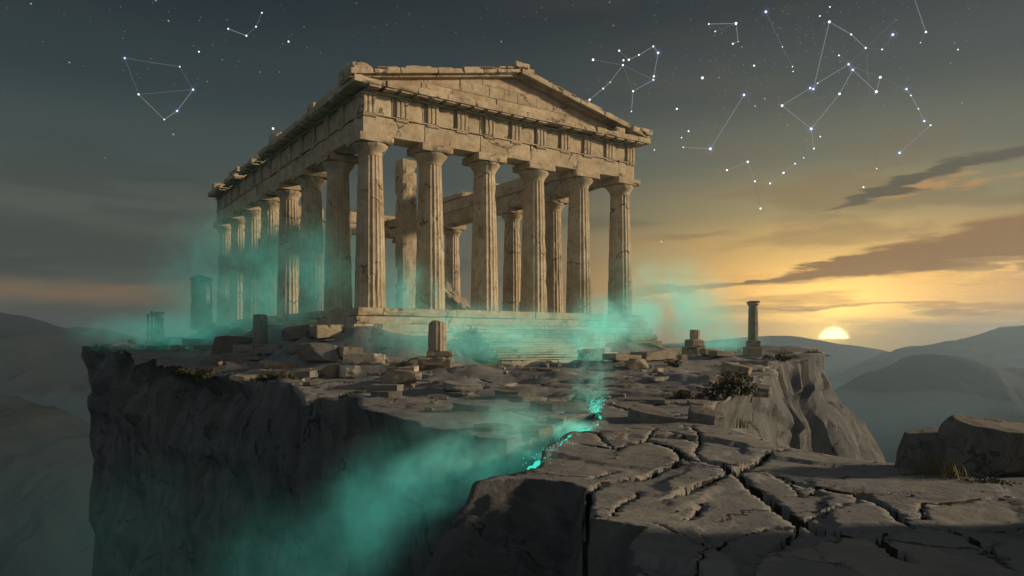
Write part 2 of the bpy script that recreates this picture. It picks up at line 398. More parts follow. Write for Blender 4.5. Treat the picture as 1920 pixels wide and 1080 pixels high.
def terrain_z(P):
    x, y = P[:, 0], P[:, 1]; p3 = np.c_[P, np.zeros(len(P))]
    z = .72 * sstep(26, 70, y)
    # mound the temple stands on
    lx = (P - O2) @ Vx; ly = (P - O2) @ U
    dx = np.maximum(np.maximum(-lx, lx - 20), 0); dy = np.maximum(np.maximum(-ly, ly - 37), 0)
    dd = np.hypot(dx, dy)
    mh = .45 + 1.55 * (1 - sstep(2.6, 5.8, lx)) + .55 * sstep(14.5, 17, lx)
    z += mh * (1 - sstep(1.9, 6.0, dd)) * sstep(18, 38, y) + .26 * (1 - sstep(2, 6, dd)) * fbm(p3 * .8, 3, 27)
    z += .55 * np.exp(-((x + 36) / 9) ** 2 - ((y - 72) / 9) ** 2)
    # broken, layered rock: terraces
    far = sstep(15, 24, y)
    n1 = fbm(p3 * np.array([.16, .30, 1]), 3, 21) * 1.1
    st = .16; q = n1 / st; ter = (np.floor(q) + sstep(.86, .98, q - np.floor(q)) + .06 * (q - np.floor(q))) * st
    z += far * .62 * ter
    n2 = fbm(p3 * np.array([.5, .9, 1]), 3, 25); q = n2 / .12; z += far * .3 * (np.floor(q) + sstep(.7, .95, q - np.floor(q))) * .12
    z += .018 * fbm(p3 * 1.2, 4, 22) + .008 * fbm(p3 * 5, 3, 23)
    # foreground plates, each with its own tilt
    near = (1 - sstep(13.5, 18, y))
    pw = P + np.c_[fbm(p3 * 1.2, 3, 31), fbm(p3 * 1.2 + 9, 3, 32)] * .25
    D = np.hypot(pw[:, None, 0] - SITES[None, :, 0], pw[:, None, 1] - SITES[None, :, 1]); k = D.argmin(1)
    z += near * (LIFT[k] + ((P - SITES[k]) * TILT[k]).sum(1) * 1.0)
    z += near * .03 * fbm(p3 * .35, 2, 33)
    # rock dome falls away toward the valley on the right
    z -= .25 * sstep(3.2, 6.0, x) * sstep(8.5, 12, y) * near
    # lower tier under the rock lip
    t = inside(P, TIER); d, _ = seg_dist(P, TIER, True)
    lo = np.where(t, sstep(0, .16 + .10 * fbm(p3 * 2.3, 2, 37), d), 0)
    q = fbm(p3 * 1.1, 4, 35) * 4; q = (np.floor(q) + sstep(.6, .95, q - np.floor(q))) / 4
    lf = sstep(.35, 1.15, np.hypot(x - .95, (y - 7.2) * .6))      # the hollow under the lip is deepest; the left shoulder stays high
    z -= lo * ((.44 - .24 * lf) + .10 * sstep(.1, .9, d) + .30 * (8.4 - np.clip(y, 5, 8.4)) / 2 + .16 * q)
    z -= np.where(t, 1, 0) * .5 * sstep(-.45, -1.35, x) * sstep(8.6, 7.4, y)
    # chasm lip sags
    # cracks
    for Q, w in CL:
        bb = (x > Q[:, 0].min() - .6) & (x < Q[:, 0].max() + .6) & (y > Q[:, 1].min() - .6) & (y < Q[:, 1].max() + .6)
        ii = np.where(bb)[0]
        if not len(ii): continue
        d, si = seg_dist(P[ii], Q); ww = w[np.minimum(si, len(w) - 1)]
        z[ii] -= (1 - sstep(.44, .54, d / ww)) * np.minimum(.55, .04 + ww * 3.2)
    return z
def build_plateau():
    rg = np.random.RandomState(3)
    pts = []
    d = 2.2
    while d < 118:
        near = d < 17
        da = .0040 if 4.5 < d < 14.5 else .0062
        ang = np.arange(-.9 if d < 30 else -.64, .9 if d < 18 else .6, da)
        if d < 4.4: ang = np.arange(-1.2, 1.35, .02)
        a = ang + rg.uniform(-.4, .4, len(ang)) * da
        r = d * (1 + rg.uniform(-.4, .4, len(ang)) * .012)
        pts.append(np.c_[r * np.tan(a), r])
        d *= 1.0105 if 4.4 <= d < 30 else (1.05 if d < 4.4 else 1.016)
    pts.append(np.c_[rg.uniform(-1.6, 10, 300), rg.uniform(-3, 2.5, 300)])
    P0 = np.concatenate(pts); kp = np.ones(len(P0), bool)
    for Q, w in CL:
        bb = np.where((P0[:, 0] > Q[:, 0].min() - .3) & (P0[:, 0] < Q[:, 0].max() + .3) & (P0[:, 1] > Q[:, 1].min() - .3) & (P0[:, 1] < Q[:, 1].max() + .3))[0]
        d_, si = seg_dist(P0[bb], Q); kp[bb[d_ < w[np.minimum(si, len(w) - 1)] * .75]] = False
    pts = [P0[kp]]
    for Q, w in CL:
        tn = np.gradient(Q, axis=0); tn /= np.maximum(np.linalg.norm(tn, axis=1, keepdims=True), 1e-9); nn = np.c_[-tn[:, 1], tn[:, 0]]
        for k in (-.555, -.43, 0, .43, .555): pts.append(Q + nn * (w * k)[:, None])
    TT = resample(TIER[:7], False)
    for k in (-.01, .05, .11): pts.append(TT + np.array([-.6, -.8]) * k)
    P = np.concatenate(pts)
    keep = inside(P, OUT)
    bd, _ = seg_dist(P, OUT, True)
    keep &= bd > .0035 * np.clip(P[:, 1], 5, 100)
    P = P[keep]
    n = len(OUT)
    allp = np.concatenate([OUT, P])
    r = delaunay_2d_cdt([Vector(p) for p in allp], [(i, (i + 1) % n) for i in range(n)], [], 1, 1e-5)
    V2 = np.array([v[:] for v in r[0]]); Fc = [tuple(f) for f in r[2]]
    z = terrain_z(V2)
    top = np.c_[V2, z]
    # cliff: rings hung from the outline
    # map outline points to output verts
    om = {}
    for vi, src in enumerate(r[3]):
        for s in src: om[s] = vi
    rim = [om[i] for i in range(n)]
    sm = OUT.copy()
    for _ in range(14): sm = (np.roll(sm, 1, 0) + sm * 2 + np.roll(sm, -1, 0)) / 4
    tn = np.roll(sm, -1, 0) - np.roll(sm, 1, 0); tn /= np.linalg.norm(tn, axis=1, keepdims=True)
    nr = np.c_[-tn[:, 1], tn[:, 0]]                       # outward (outline runs clockwise as seen from above)
    test = inside(sm + nr * .05, OUT)
    if test.mean() > .5: nr = -nr
    dist = np.hypot(OUT[:, 0], OUT[:, 1])
    flare = .62 * np.exp(-((OUT[:, 0] - 26) / 8) ** 2 - ((OUT[:, 1] - 60) / 13) ** 2) + .42 * np.exp(-((OUT[:, 0] - 11) / 4.5) ** 2 - ((OUT[:, 1] - 31) / 7) ** 2)
    crev = np.exp(-((OUT[:, 0] - .9) ** 2 + (OUT[:, 1] - 13) ** 2) / 10)
    nearleft = np.exp(-((OUT[:, 0] + 1.0) / .9) ** 2 - ((OUT[:, 1] - 6.3) / 2.3) ** 2)
    leftfar = sstep(30, 60, -OUT[:, 0] + 0)
    verts = [top]; faces = list(Fc); prev = np.array(rim); base = len(top); z0 = top[rim, 2]
    levels = [.1, .22, .36, .52, .7, .9, 1.12, 1.36, 1.62, 1.9, 2.2, 2.5, 2.85, 3.2, 3.6, 4, 4.5, 5, 5.5, 6.1, 6.7, 7.4, 8.1, 8.9, 9.8, 10.8, 11.9, 13, 14.2, 15.5, 17, 18.6, 20.5, 23, 26, 30, 35, 42, 52, 68, 90]
    cliff_faces = []
    for li, h in enumerate(levels):
        p3 = np.c_[OUT, np.full(n, -h)]
        sc = np.clip(dist / 30, .25, 1.6)[:, None]
        amp = np.clip(dist / 30, .12, 1.5) * (1 - .85 * crev)
        flut = fbm(p3 / sc * np.array([.42, .42, .085]), 5, 41)
        fw = np.minimum(flare * 2.2, 1.0); flut = flut * (1 - fw) + fw * 1.3 * fbm(p3 / sc * np.array([.30, .30, .20]) + 7, 5, 47)
        qf = flut * 3.2 + .8 * fbm(p3 / sc * np.array([.9, .9, .35]), 2, 45); fr_ = qf - np.floor(qf); flut = (np.floor(qf) + sstep(.72, 1.0, fr_) + .12 * fr_) / 3.2
        lump = fbm(p3 / sc * np.array([.16, .16, .13]), 3, 42)
        ql = lump * 3 + .35 * flut; fl_ = ql - np.floor(ql); lump = .5 * lump + .5 * (np.floor(ql) + sstep(.6, 1.0, fl_)) / 3
        ledge = fbm(np.c_[OUT * .05 / sc, np.full(n, -h) * .45 / sc[:, 0]], 3, 43)
        q = min(1, h / 1.2)
        o = q * amp * (1.15 * flut * (1 - np.minimum(flare * .6, .3)) + 1.9 * lump * (1 - np.minimum(flare * 1.3, .75)) + .9 * ledge * (1 - np.minimum(flare, .6))) + flare * h + nearleft * .55 * h
        o += leftfar * (-.055 * h)
        o -= q * .25 * amp
        xy = OUT + nr * o[:, None]
        verts.append(np.c_[xy, z0 - h])
        cur = base + np.arange(n)
        for i in range(n):
            j = (i + 1) % n; cliff_faces.append((prev[i], prev[j], cur[j], cur[i]))
        prev = cur; base += n
    V = np.concatenate(verts)
    me = bpy.data.meshes.new('rock_plateau')
    if test.mean() > .5: cliff_faces = [f[::-1] for f in cliff_faces]
    me.from_pydata([tuple(v) for v in V.tolist()], [], [tuple(map(int, f)) for f in faces + cliff_faces])
    me.materials.append(MAT['rock']); me.materials.append(MAT['cliff']); me.materials.append(MAT['shade_dark'])
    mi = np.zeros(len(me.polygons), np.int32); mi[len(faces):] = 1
    cen = np.array([V2[list(f)].mean(0) for f in faces]); mi[:len(faces)][inside(cen, TIER)] = 1  # lower tier takes the darker cliff colour to paint its shade
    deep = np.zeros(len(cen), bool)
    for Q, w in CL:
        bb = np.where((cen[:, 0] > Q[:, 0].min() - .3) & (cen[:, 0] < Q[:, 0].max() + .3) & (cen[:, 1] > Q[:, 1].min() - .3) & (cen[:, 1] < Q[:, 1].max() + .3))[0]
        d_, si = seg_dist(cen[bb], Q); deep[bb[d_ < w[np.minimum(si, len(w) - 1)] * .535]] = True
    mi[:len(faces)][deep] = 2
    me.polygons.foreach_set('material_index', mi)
    smo = np.ones(len(me.polygons), bool); smo[len(faces):] = False
    me.polygons.foreach_set('use_smooth', smo)
    me.update()
    bm = bmesh.new(); bm.from_mesh(me); bmesh.ops.recalc_face_normals(bm, faces=bm.faces[:]); 
    up = sum(f.normal.z * f.calc_area() for f in bm.faces if f.material_index == 0)
    if up < 0: bmesh.ops.reverse_faces(bm, faces=bm.faces[:])
    bm.to_mesh(me); bm.free()
    o = bpy.data.objects.new('rock_plateau', me); C.objects.link(o)
    return tag(o, kind='structure')
plateau = build_plateau()
def gz(x, y): return float(terrain_z(np.array([[x, y]], float))[0])
def on_ground(px, py, zguess=0.0):
    """world xy whose terrain point is seen at the pixel (a few fixed-point steps)"""
    z = zguess
    for _ in range(12):
        x, y = gnd(px, max(py, 652), z); y = min(y, 95); z = .5 * z + .5 * min(gz(x, y), 1.4)
    return x, y, gz(x, y)

# valley floor
def ground_sheet():
    n = 90; xs = np.sign(np.linspace(-1, 1, n)) * np.abs(np.linspace(-1, 1, n)) ** 1.6 * 2500; ys = -600 + 3000 * np.linspace(0, 1, n) ** 1.3
    X, Y = np.meshgrid(xs, ys); P = np.c_[X.ravel(), Y.ravel(), np.zeros(n * n)]
    z = -88 + 16 * fbm(P * .006, 4, 61) + sstep(800, 3000, Y.ravel()) * 60
    V = np.c_[P[:, :2], z]; Fc = [(j * n + i, j * n + i + 1, (j + 1) * n + i + 1, (j + 1) * n + i) for j in range(n - 1) for i in range(n - 1)]
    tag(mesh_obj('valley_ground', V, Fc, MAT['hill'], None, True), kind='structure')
ground_sheet()
def ridge(pts, D, depth, seed, rough=6.0, zb=-95, name='mountain'):
    """a ridge with a crest running across the view: real width, height and depth"""
    px = np.array([p[0] for p in pts], float); py = np.array([p[1] for p in pts], float)
    X = (px - CX) / F * D; Z = EYE - (py - HY) * D / F
    n, m = 460, 130
    xs = np.linspace(X[0], X[-1], n); t = np.linspace(-1, 1, m)
    crest = np.interp(xs, X, Z)
    ker = np.hanning(9); ker /= ker.sum(); crest = np.convolve(np.pad(crest, 4, mode='edge'), ker, 'valid')
    q3 = np.c_[xs, np.zeros(n), np.zeros(n)]; crest = crest + rough * .75 * fbm(q3 / (D * .045) + seed, 6, seed + 3)
    XX, TT = np.meshgrid(xs, t); CR = np.tile(crest, (m, 1))
    w = np.cos(TT * math.pi / 2) ** 1.25
    YY = D + TT * depth
    P = np.c_[XX.ravel(), YY.ravel(), np.zeros(n * m)]
    rn = (1 - np.abs(fbm(P / (depth * .45), 5, seed))) - .75
    z = zb + (CR.ravel() - zb) * w.ravel() + rough * rn * (1 - .75 * w.ravel() ** 6) * 2.2
    z = z + rough * .55 * (1 - np.abs(fbm(P / (depth * .13), 5, seed + 9)) * 2) * (1 - w.ravel() ** 8)
    endw = np.minimum(sstep(0, .06, (XX.ravel() - X[0]) / (X[-1] - X[0])), 1)
    V = np.c_[P[:, :2], z]
    Fc = [(j * n + i, j * n + i + 1, (j + 1) * n + i + 1, (j + 1) * n + i) for j in range(m - 1) for i in range(n - 1)]
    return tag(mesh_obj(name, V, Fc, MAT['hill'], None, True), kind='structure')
ridge([(1500, 830), (1560, 780), (1640, 712), (1700, 675), (1740, 657), (1790, 640), (1815, 636), (1850, 640), (1880, 631), (1920, 616), (2000, 604), (2150, 596), (2400, 592)], 900, 330, 71, 12)
ridge([(1450, 860), (1560, 800), (1620, 742), (1690, 694), (1740, 672), (1770, 668), (1830, 684), (1900, 700), (2000, 690), (2300, 680)], 560, 200, 72, 8)
ridge([(1100, 650), (1300, 642), (1380, 636), (1440, 630), (1500, 633), (1580, 645), (1660, 660), (1760, 680), (1900, 700)], 1350, 260, 73, 6)
ridge([(-900, 566), (-400, 568), (-150, 572), (0, 583), (50, 603), (110, 628), (170, 650), (260, 680), (380, 720)], 720, 280, 75, 10)
ridge([(-200, 700), (20, 655), (90, 624), (150, 611), (200, 619), (260, 636), (340, 652), (480, 690)], 1150, 240, 76, 6)
ridge([(-500, 700), (-100, 740), (0, 755), (40, 772), (80, 792), (115, 830), (170, 862), (230, 905), (330, 980)], 330, 120, 77, 7)

ridge([(3200, 440), (3600, 410), (4600, 410), (5600, 415), (7400, 470)], 250, 330, 78, 9)  # unseen ridge right of the view, added to keep sun off the valley

# ------------------------------------------------------------------ temple
ZS = 3.62; HC = 10.13; ZA = ZS + HC
temple = empty('ruined_temple', 'large roofless temple of fluted columns with triangular pediment on the cliff top', 'temple', (O2[0], O2[1], 0), R(34.2))
def shaft(h0, h1, seed, rb=.93, rt=.70, H=8.95, nfl=20, sub=6, dz=.28, dmg=1.0, broken=False):
    n = nfl * sub; rows = max(3, int((h1 - h0) / dz)); V = []
    th = np.arange(n) / n * 2 * np.pi + .1
    ph = (np.arange(n) % sub) / sub
    fl = np.sin(np.pi * ph) ** .8
    for k in range(rows + 1):
        z = h0 + (h1 - h0) * k / rows
        t = z / H; r = rb + (rt - rb) * t + .02 * math.sin(math.pi * t)
        rr = r * (1 - .06 * fl)
        P = np.c_[np.cos(th) * r, np.sin(th) * r, np.full(n, z)]
        d1 = fbm(P * np.array([1.3, 1.3, .9]) + seed * 9.1, 4, seed)
        chipw = np.clip(d1 - .26, 0, 1) * .17 * dmg
        rr = rr - chipw + .008 * fbm(P * 5 + seed, 2, seed + 3)
        jz = (z % 1.79)
        if k > 0 and jz < dz and z > .4: rr -= .022
        zz = np.full(n, z)
        if broken and k == rows: zz = zz + .28 * fbm(P * 1.6 + seed, 3, seed + 5)
        V.append(np.c_[np.cos(th) * rr, np.sin(th) * rr, zz])
    V = np.concatenate(V); Fc = []
    for k in range(rows):
        for i in range(n):
            j = (i + 1) % n; Fc.append((k * n + i, k * n + j, (k + 1) * n + j, (k + 1) * n + i))
    c = len(V); V = np.concatenate([V, [[0, 0, V[-n:, 2].mean()]]])
    for i in range(n): Fc.append((rows * n + i, rows * n + (i + 1) % n, c))
    return V, Fc
def capital_mesh(seed, H=8.95, ab=1.09):
    m = MB()
    prof = [(.70, H), (.72, H + .06), (.71, H + .08), (.74, H + .14), (.73, H + .16), (.82, H + .30), (.95, H + .46), (1.04, H + .58), (1.06, H + .66), (1.0, H + .70)]
    V, Fc = lathe(prof, 48)
    r = 1 - .09 * np.clip(fbm(V * 1.7 + seed, 3, seed) - .15, 0, 1) * 2
    V[:, :2] *= r[:, None]; m.add(V, Fc)
    m.add(*rbox(-ab, ab, -ab, ab, H + .703, HC - .004, .16, .008, .07, .015, seed))
    return m
FRONT = [(4 * i, 0) for i in range(6)]
LEFTROW = [(0, 5.3 * k) for k in range(1, 8)]
RIGHTROW = [(20, 8.3), (20, 14.4), (20, 25.6), (20, 31.5), (20, 37.1)]
REAR = [(4 * i, 37.1) for i in range(1, 5)]
for i, (x, y) in enumerate(FRONT + LEFTROW + RIGHTROW + REAR):
    fr = i < 6
    V, Fc = shaft(0, 8.95, 100 + i, dz=.22 if fr else .4, sub=6 if fr else 5, dmg=1.0 if fr else 1.2)
    c = mesh_obj('column', V, Fc, MAT['temple'], temple); c.location = (x, y, ZS + .004); c.rotation_euler = (0, 0, i * .7)
    k = capital_mesh(200 + i).build('capital', MAT['temple'], c); k.rotation_euler = (0, 0, -i * .7)
# stepped base: each step a course of blocks
def course(name, ex, z0, z1, seed):
    m = MB(); rg = random.Random(seed); th = 1.6
    def run(a, b, mk):
        p = a; k = 0
        while p < b - .01:
            q = min(b, p + rg.uniform(4.2, 8.0))
            if b - q < 1.2: q = b
            dz = rg.choice((0, 0, 0, -.03, .015)); mk(p, q, dz, k); p = q; k += 1
    x0, x1, y0, y1 = -1.25 - ex, 21.25 + ex, -1.25 - ex, 38.35 + ex
    g = .005
    run(x0, x1, lambda p, q, dz, k: m.add(*rbox(p + g, q - g, y0 + rg.uniform(-.03, .03), y0 + th, z0, z1 + dz, .25, .012, .08, .02, seed + k)))
    run(y0 + th + .01, y1, lambda p, q, dz, k: m.add(*rbox(x0 + rg.uniform(-.03, .03), x0 + th, p + g, q - g, z0, z1 + dz, .4, .012, .12, .02, seed + 50 + k)))
    run(y0 + th + .01, y1, lambda p, q, dz, k: m.add(*rbox(x1 - th, x1 + rg.uniform(-.03, .03), p + g, q - g, z0, z1 + dz, .5, .012, .12, .02, seed + 90 + k)))
    run(x0 + th + .01, x1 - th - .01, lambda p, q, dz, k: m.add(*rbox(p + g, q - g, y1 - th, y1, z0, z1 + dz, .6, .012, .1, .02, seed + 130 + k)))
    return m.build(name, MAT['temple'], temple)
for k in range(5): course('step', .24 * k, ZS - .48 * (k + 1), ZS - .48 * k - .006, 300 + 17 * k)
MB().add(*rbox(.3, 19.7, .3, 36.8, ZS - 2.5, ZS - .02, 1.2, .01, .05, .02, 7)).build('floor_paving', MAT['temple'], temple)
MB().add(*rbox(-3.2, 23.2, -3.2, 40.3, -.6, ZS - 2.41, .8, .05, .3, .05, 8)).build('foundation', MAT['temple'], temple)

def beam_run(name, a, b, off0, off1, z0, z1, axis, seed, parent, piece=4.0, seg=.3, chip=.12, gaps=(), mat='temple'):
    """a run of stone blocks along local x ('x') or local y ('y')"""
    if gaps:
        (g0, g1), rest = gaps[0], list(gaps[1:])
        beam_run(name, a, g0, off0, off1, z0, z1, axis, seed, parent, piece, seg, chip, (), mat)
        return beam_run(name, g1, b, off0, off1, z0, z1, axis, seed + 40, parent, piece, seg, chip, rest, mat)
    m = MB(); rg = random.Random(seed); p = a; k = 0
    while p < b - .02:
        q = min(b, p + piece * (rg.uniform(.85, 1.15) if piece < 3.9 else 1))
        if b - q < piece * .3: q = b
        if not any(g0 < (p + q) / 2 < g1 for g0, g1 in gaps):
            dz = rg.uniform(-.015, .015)
            if axis == 'x': m.add(*rbox(p + .01, q - .01, off0, off1, z0, z1 + dz, seg, .012, chip, .018, seed + k))
            else: m.add(*rbox(off0, off1, p + .01, q - .01, z0, z1 + dz, seg, .012, chip, .018, seed + k))
        p = q; k += 1
    return m.build(name, MAT[mat], parent)
AW = .78                                  # half thickness of the entablature
Z1, Z2, Z3, Z4 = ZA + 1.12, ZA + 1.24, ZA + 2.42, ZA + 3.02
def entablature(axis, a, b, c, out, seed, triglyphs, cut=None, gaps=(), cornice=True, fine=.26):
    """architrave, taenia, frieze with triglyphs, cornice; c = centre line, out = -1/+1 outward side"""
    lo, hi = c - AW, c + AW
    ar = beam_run('architrave', a, b, lo, hi, ZA, Z1, axis, seed, temple, 4.0 if axis == 'x' else 5.3, fine, .07, gaps)
    f = lambda m, p, q, o0, o1, z0, z1, s, ch=.06, sg=.2: m.add(*(rbox(p, q, min(o0, o1), max(o0, o1), z0, z1, sg, .006, ch, .01, s) if axis == 'x' else rbox(min(o0, o1), max(o0, o1), p, q, z0, z1, sg, .006, ch, .01, s)))
    face = c + out * AW
    m = MB(); f(m, a, b, c - out * AW * .9, face + out * .07, Z1 + .02, Z2 - .003, seed + 7, .07, .3)
    for t in triglyphs:                   # the small plate with drops under each triglyph
        f(m, t - .42, t + .42, face + .003 * out, face + out * .06, Z1 - .07, Z1 + .017, seed + int(t * 3), .0, .2)
        for g in range(6): f(m, t - .39 + g * .14, t - .31 + g * .14, face + .004 * out, face + out * .055, Z1 - .13, Z1 - .073, 1, 0, .2)
    m.build('taenia', MAT['temple'], ar)
    fr = beam_run('frieze', a, b, lo + (.06 if out < 0 else 0), hi - (.06 if out > 0 else 0), Z2, Z3, axis, seed + 11, temple, 2.0 if axis == 'x' else 2.65, fine, .05, gaps)
    for t in triglyphs:
        m = MB()
        for g in (-1, 0, 1): f(m, t + g * .28 - .095, t + g * .28 + .095, face - out * .058, face + out * .075, Z2 + .003, Z3 - .17, seed + int(t), .03, .2)
        f(m, t - .40, t + .40, face - out * .058, face + out * .03, Z2 + .002, Z3 - .17, seed, .0, .3)
        f(m, t - .41, t + .41, face - out * .058, face + out * .09, Z3 - .167, Z3 - .004, seed, .02, .3)
        m.build('triglyph', MAT['temple'], fr)
    if cornice:
        # bed moulding, mutules and the projecting slab
        ov = .84
        a2, b2 = a - (ov - .0 if axis == 'x' else 0), b + (ov if axis == 'x' else 0)
        co = MB()
        f(co, a, b, c - out * AW * .8, face + out * .16, Z3, Z3 + .12, seed + 21, .05, .4)
        co = co.build('cornice', MAT['temple'], temple)
        sl = MB(); rg = random.Random(seed + 5); p = a2; k = 0
        while p < b2 - .01:
            q = min(b2, p + 2.0)
            if b2 - q < .6: q = b2
            if not (cut and cut(p, q, k)):
                f(sl, p + .008, q - .008, c - out * AW, face + out * (ov + rg.uniform(-.03, .02)), Z3 + .21, Z4 + rg.uniform(-.01, .01), seed + 30 + k, .09, .15)
            p = q; k += 1
        sl.build('cornice_slab', MAT['temple'], co)
        t = a + .1; k = 0
        while t < b - .3:
            if rg.random() > .12:
                mu = MB(); f(mu, t, t + .72, face + out * .17, face + out * .76, Z3 + .10, Z3 + .207, seed + k, .04, .25)
                mu.build('mutule', MAT['temple'], co)
            t += 1.0; k += 1
    return ar
TG = [-.36 + (20.72) * i / 10 for i in range(11)]
entablature('x', -AW, 20 + AW, 0, -1, 400, TG)
lt = [-.36] + [2.65 * k for k in range(1, 14)] + [37.1]
entablature('y', AW + .004, 37.1 + AW, 0, -1, 500, lt, cut=lambda p, q, k: k in (9, 12, 15), fine=.35)
entablature('y', AW + .004, 37.1 + AW, 20, 1, 600, [], gaps=(), cornice=False, fine=.4)
beam_run('cornice', 1, 12, 19.1, 21.9, Z3 + .02, Z4, 'y', 620, temple, 2.0, .35, .25, [(6, 8.4)])
beam_run('cornice', 17, 27, 19.1, 21.7, Z3 + .02, Z4 - .1, 'y', 640, temple, 2.2, .35, .3, [(20, 22)])
entablature('x', AW + .004, 20 - AW - .004, 37.1, 1, 700, [], gaps=[(10, 13)], cornice=False, fine=.45)
# ruined gutter stones on top of the left cornice
rg = random.Random(9)
t = 1.0; k = 0
while t < 37.5:
    L = rg.uniform(1.2, 3.4); h = rg.choice([.0, .25, .45, .5, .8, .35])
    if h: MB().add(*rbox(-1.45 + rg.uniform(0, .3), .2, t, min(t + L, 38), Z4 + .012, Z4 + h, .2, .04, .3, .05, 800 + k)).build('gutter_stone', MAT['temple'], temple)
    t += L + rg.uniform(.05, .8); k += 1
# pediment
def pediment():
    m = MB(); n = 60; V = []; Fc = []
    x0, x1, xm = -1.2, 21.2, 10.0; zb, zt = Z4 + .012, 19.16
    for yy in (-.62, .2):
        for i in range(n + 1):
            x = x0 + (x1 - x0) * i / n; h = (1 - abs(x - xm) / 11.2) * (zt - zb)
            for j in range(9):
                zz = zb + h * j / 8
                o = .03 * float(fbm(np.array([[x * 1.1, zz * 1.4, yy]]), 3, 91)[0])
                V.append((x, yy + o, zz))
    w = 9; S = (n + 1) * w
    for i in range(n):
        for j in range(8):
            a = i * w + j; Fc.append((a, a + w, a + w + 1, a + 1)); Fc.append((S + a, S + a + 1, S + a + w + 1, S + a + w))
    m.add(V, Fc); ty = m.build('tympanum', MAT['temple'], temple)
    # stone courses in front face: shallow raised slabs
    rr = random.Random(2); row = 0; z = zb
    while z < zt - .25:
        hh = .72; x = x0 + rr.uniform(0, .8)
        while x < x1:
            q = x + rr.uniform(1.2, 2.3)
            top = lambda xx: zb + (1 - abs(xx - xm) / 11.2) * (zt - zb)
            zz1 = min(z + hh, min(top(x), top(q)) - .02)
            if zz1 - z > .2 and rr.random() > .34: MB().add(*rbox(x + .007, q - .007, -.655 - rr.uniform(0, .02), -.56, z + .012, zz1, .2, .008, .07, .012, 40 + row)).build('tympanum_block', MAT['temple'], ty); row += 1
            x = q
        z += hh
    # raking cornices, one per slope
    for side in (-1, 1):
        xe = xm + side * 11.75; za = Z4 + .0; zc = 19.28
        L = math.hypot(xe - xm, zc - za); ang = math.atan2(zc - za, abs(xe - xm))
        m = MB(); p = .0; k = 0; r2 = random.Random(5 + side)
        while p < L - .02:
            q = min(L, p + r2.uniform(1.6, 2.8))
            if L - q < .8: q = L
            h = .34 + r2.uniform(-.02, .02); h2 = h
            V, F_ = rbox(p + .006, q - .006, -1.48 + r2.uniform(-.03, .03), .5, .0, h2, .16, .012, .16, .02, 860 + k + side * 30)
            m.add(V, F_)
            if r2.random() < .75:       # broken sima on top
                V, F_ = rbox(p + r2.uniform(.02, .5), q - r2.uniform(.02, .5), -1.38, -.5, h2 + .006, h2 + r2.uniform(.06, .16), .16, .03, .2, .03, 890 + k)
                m.add(V, F_)
            V, F_ = rbox(p + .02, q - .02, -1.1, .4, -.12, -.006, .3, .006, .04, .01, 3 + k); m.add(V, F_)
            p = q; k += 1
        V = m.V(); c, s_ = math.cos(ang), math.sin(ang)
        X = V[:, 0] * c + V[:, 2] * s_ * 1; Zz = zc - V[:, 0] * s_ + V[:, 2] * c
        V = np.c_[xm + side * X, V[:, 1], Zz]
        fc = m.f if side == 1 else [f[::-1] for f in m.f]
        mesh_obj('raking_cornice', V, fc, MAT['temple'], temple)
    a = MB(); a.add(*rbox(xm - .55, xm + .6, -1.6, -.2, 19.6, 20.02, .14, .04, .25, .06, 71)); a.add(*rbox(xm - .2, xm + 1.2, -1.4, .2, 19.4, 19.82, .14, .04, .25, .06, 72))
    a.build('ridge_block', MAT['temple'], temple)
    a = MB(); V, F_ = rock(2.0, 1.6, 1.2, 31, 12, 4); a.add(V, F_, T(-.6, .6, Z4 + .1)); a.add(*rbox(1.0, 2.2, .2, 1.6, Z4 + .3, Z4 + 1.25, .16, .04, .3, .06, 76))
    a.build('corner_block', MAT['temple'], temple)
    a = MB(); a.add(*rbox(19.8, 22.0, -1.62, -.3, Z4 + .25, Z4 + .72, .14, .04, .3, .06, 77)); a.add(*rbox(18.3, 19.2, -1.5, -.8, Z4 + .02, Z4 + .42, .14, .04, .3, .06, 78))
    a.build('corner_block', MAT['temple'], temple)
pediment()
# cella remains
MB().add(*rbox(9.75, 11.1, 16.0, 17.6, ZS, ZA + 3.6, .3, .03, .3, .04, 51)).build('cella_pier', MAT['temple'], temple)
MB().add(*rbox(6.2, 9.6, 30.0, 31.2, ZS, ZA - 5.2, .3, .05, .6, .05, 52)).build('cella_wall', MAT['temple'], temple)
MB().add(*rbox(3.2, 4.6, 24.0, 25.4, ZS, ZS + 8.2, .3, .05, .6, .05, 53)).build('cella_pier', MAT['temple'], temple)

def in_temple(lx, ly, z=0):
    p = O2 + Vx * lx + U * ly; return (p[0], p[1], z)
# staircase
stairs = empty('stone_staircase', 'broad flight of worn pale steps rising to the temple front', 'stairs', in_temple(10.3, -4.4, 0), R(34.2))
for k in range(7):
    w0, w1, y0 = -4.5 - .06 * (6 - k), 4.2 + .06 * (6 - k), -1.6 + .54 * k
    za, zb = (-.6 if k == 0 else .36 + .305 * k - .004), .36 + .305 * (k + 1) - .012
    st = MB().add(*rbox(w0, w1, y0 + .05, y0 + (1.6 if k < 6 else 1.2), za, zb - .083, .2, .012, .08, .015, 60 + k)).build('step', MAT['temple'], stairs)
    m = MB(); rg = random.Random(k + 3); p = w0
    while p < w1 - .02:
        q = min(w1, p + rg.uniform(1.6, 3.6))
        if w1 - q < 1.0: q = w1
        m.add(*rbox(p + .004, q - .004, y0 + rg.uniform(-.02, .02), y0 + .58, zb - .08, zb + rg.uniform(-.012, .006), .12, .008, .07, .012, 75 + k)); p = q
    m.build('tread', MAT['tread'], st)

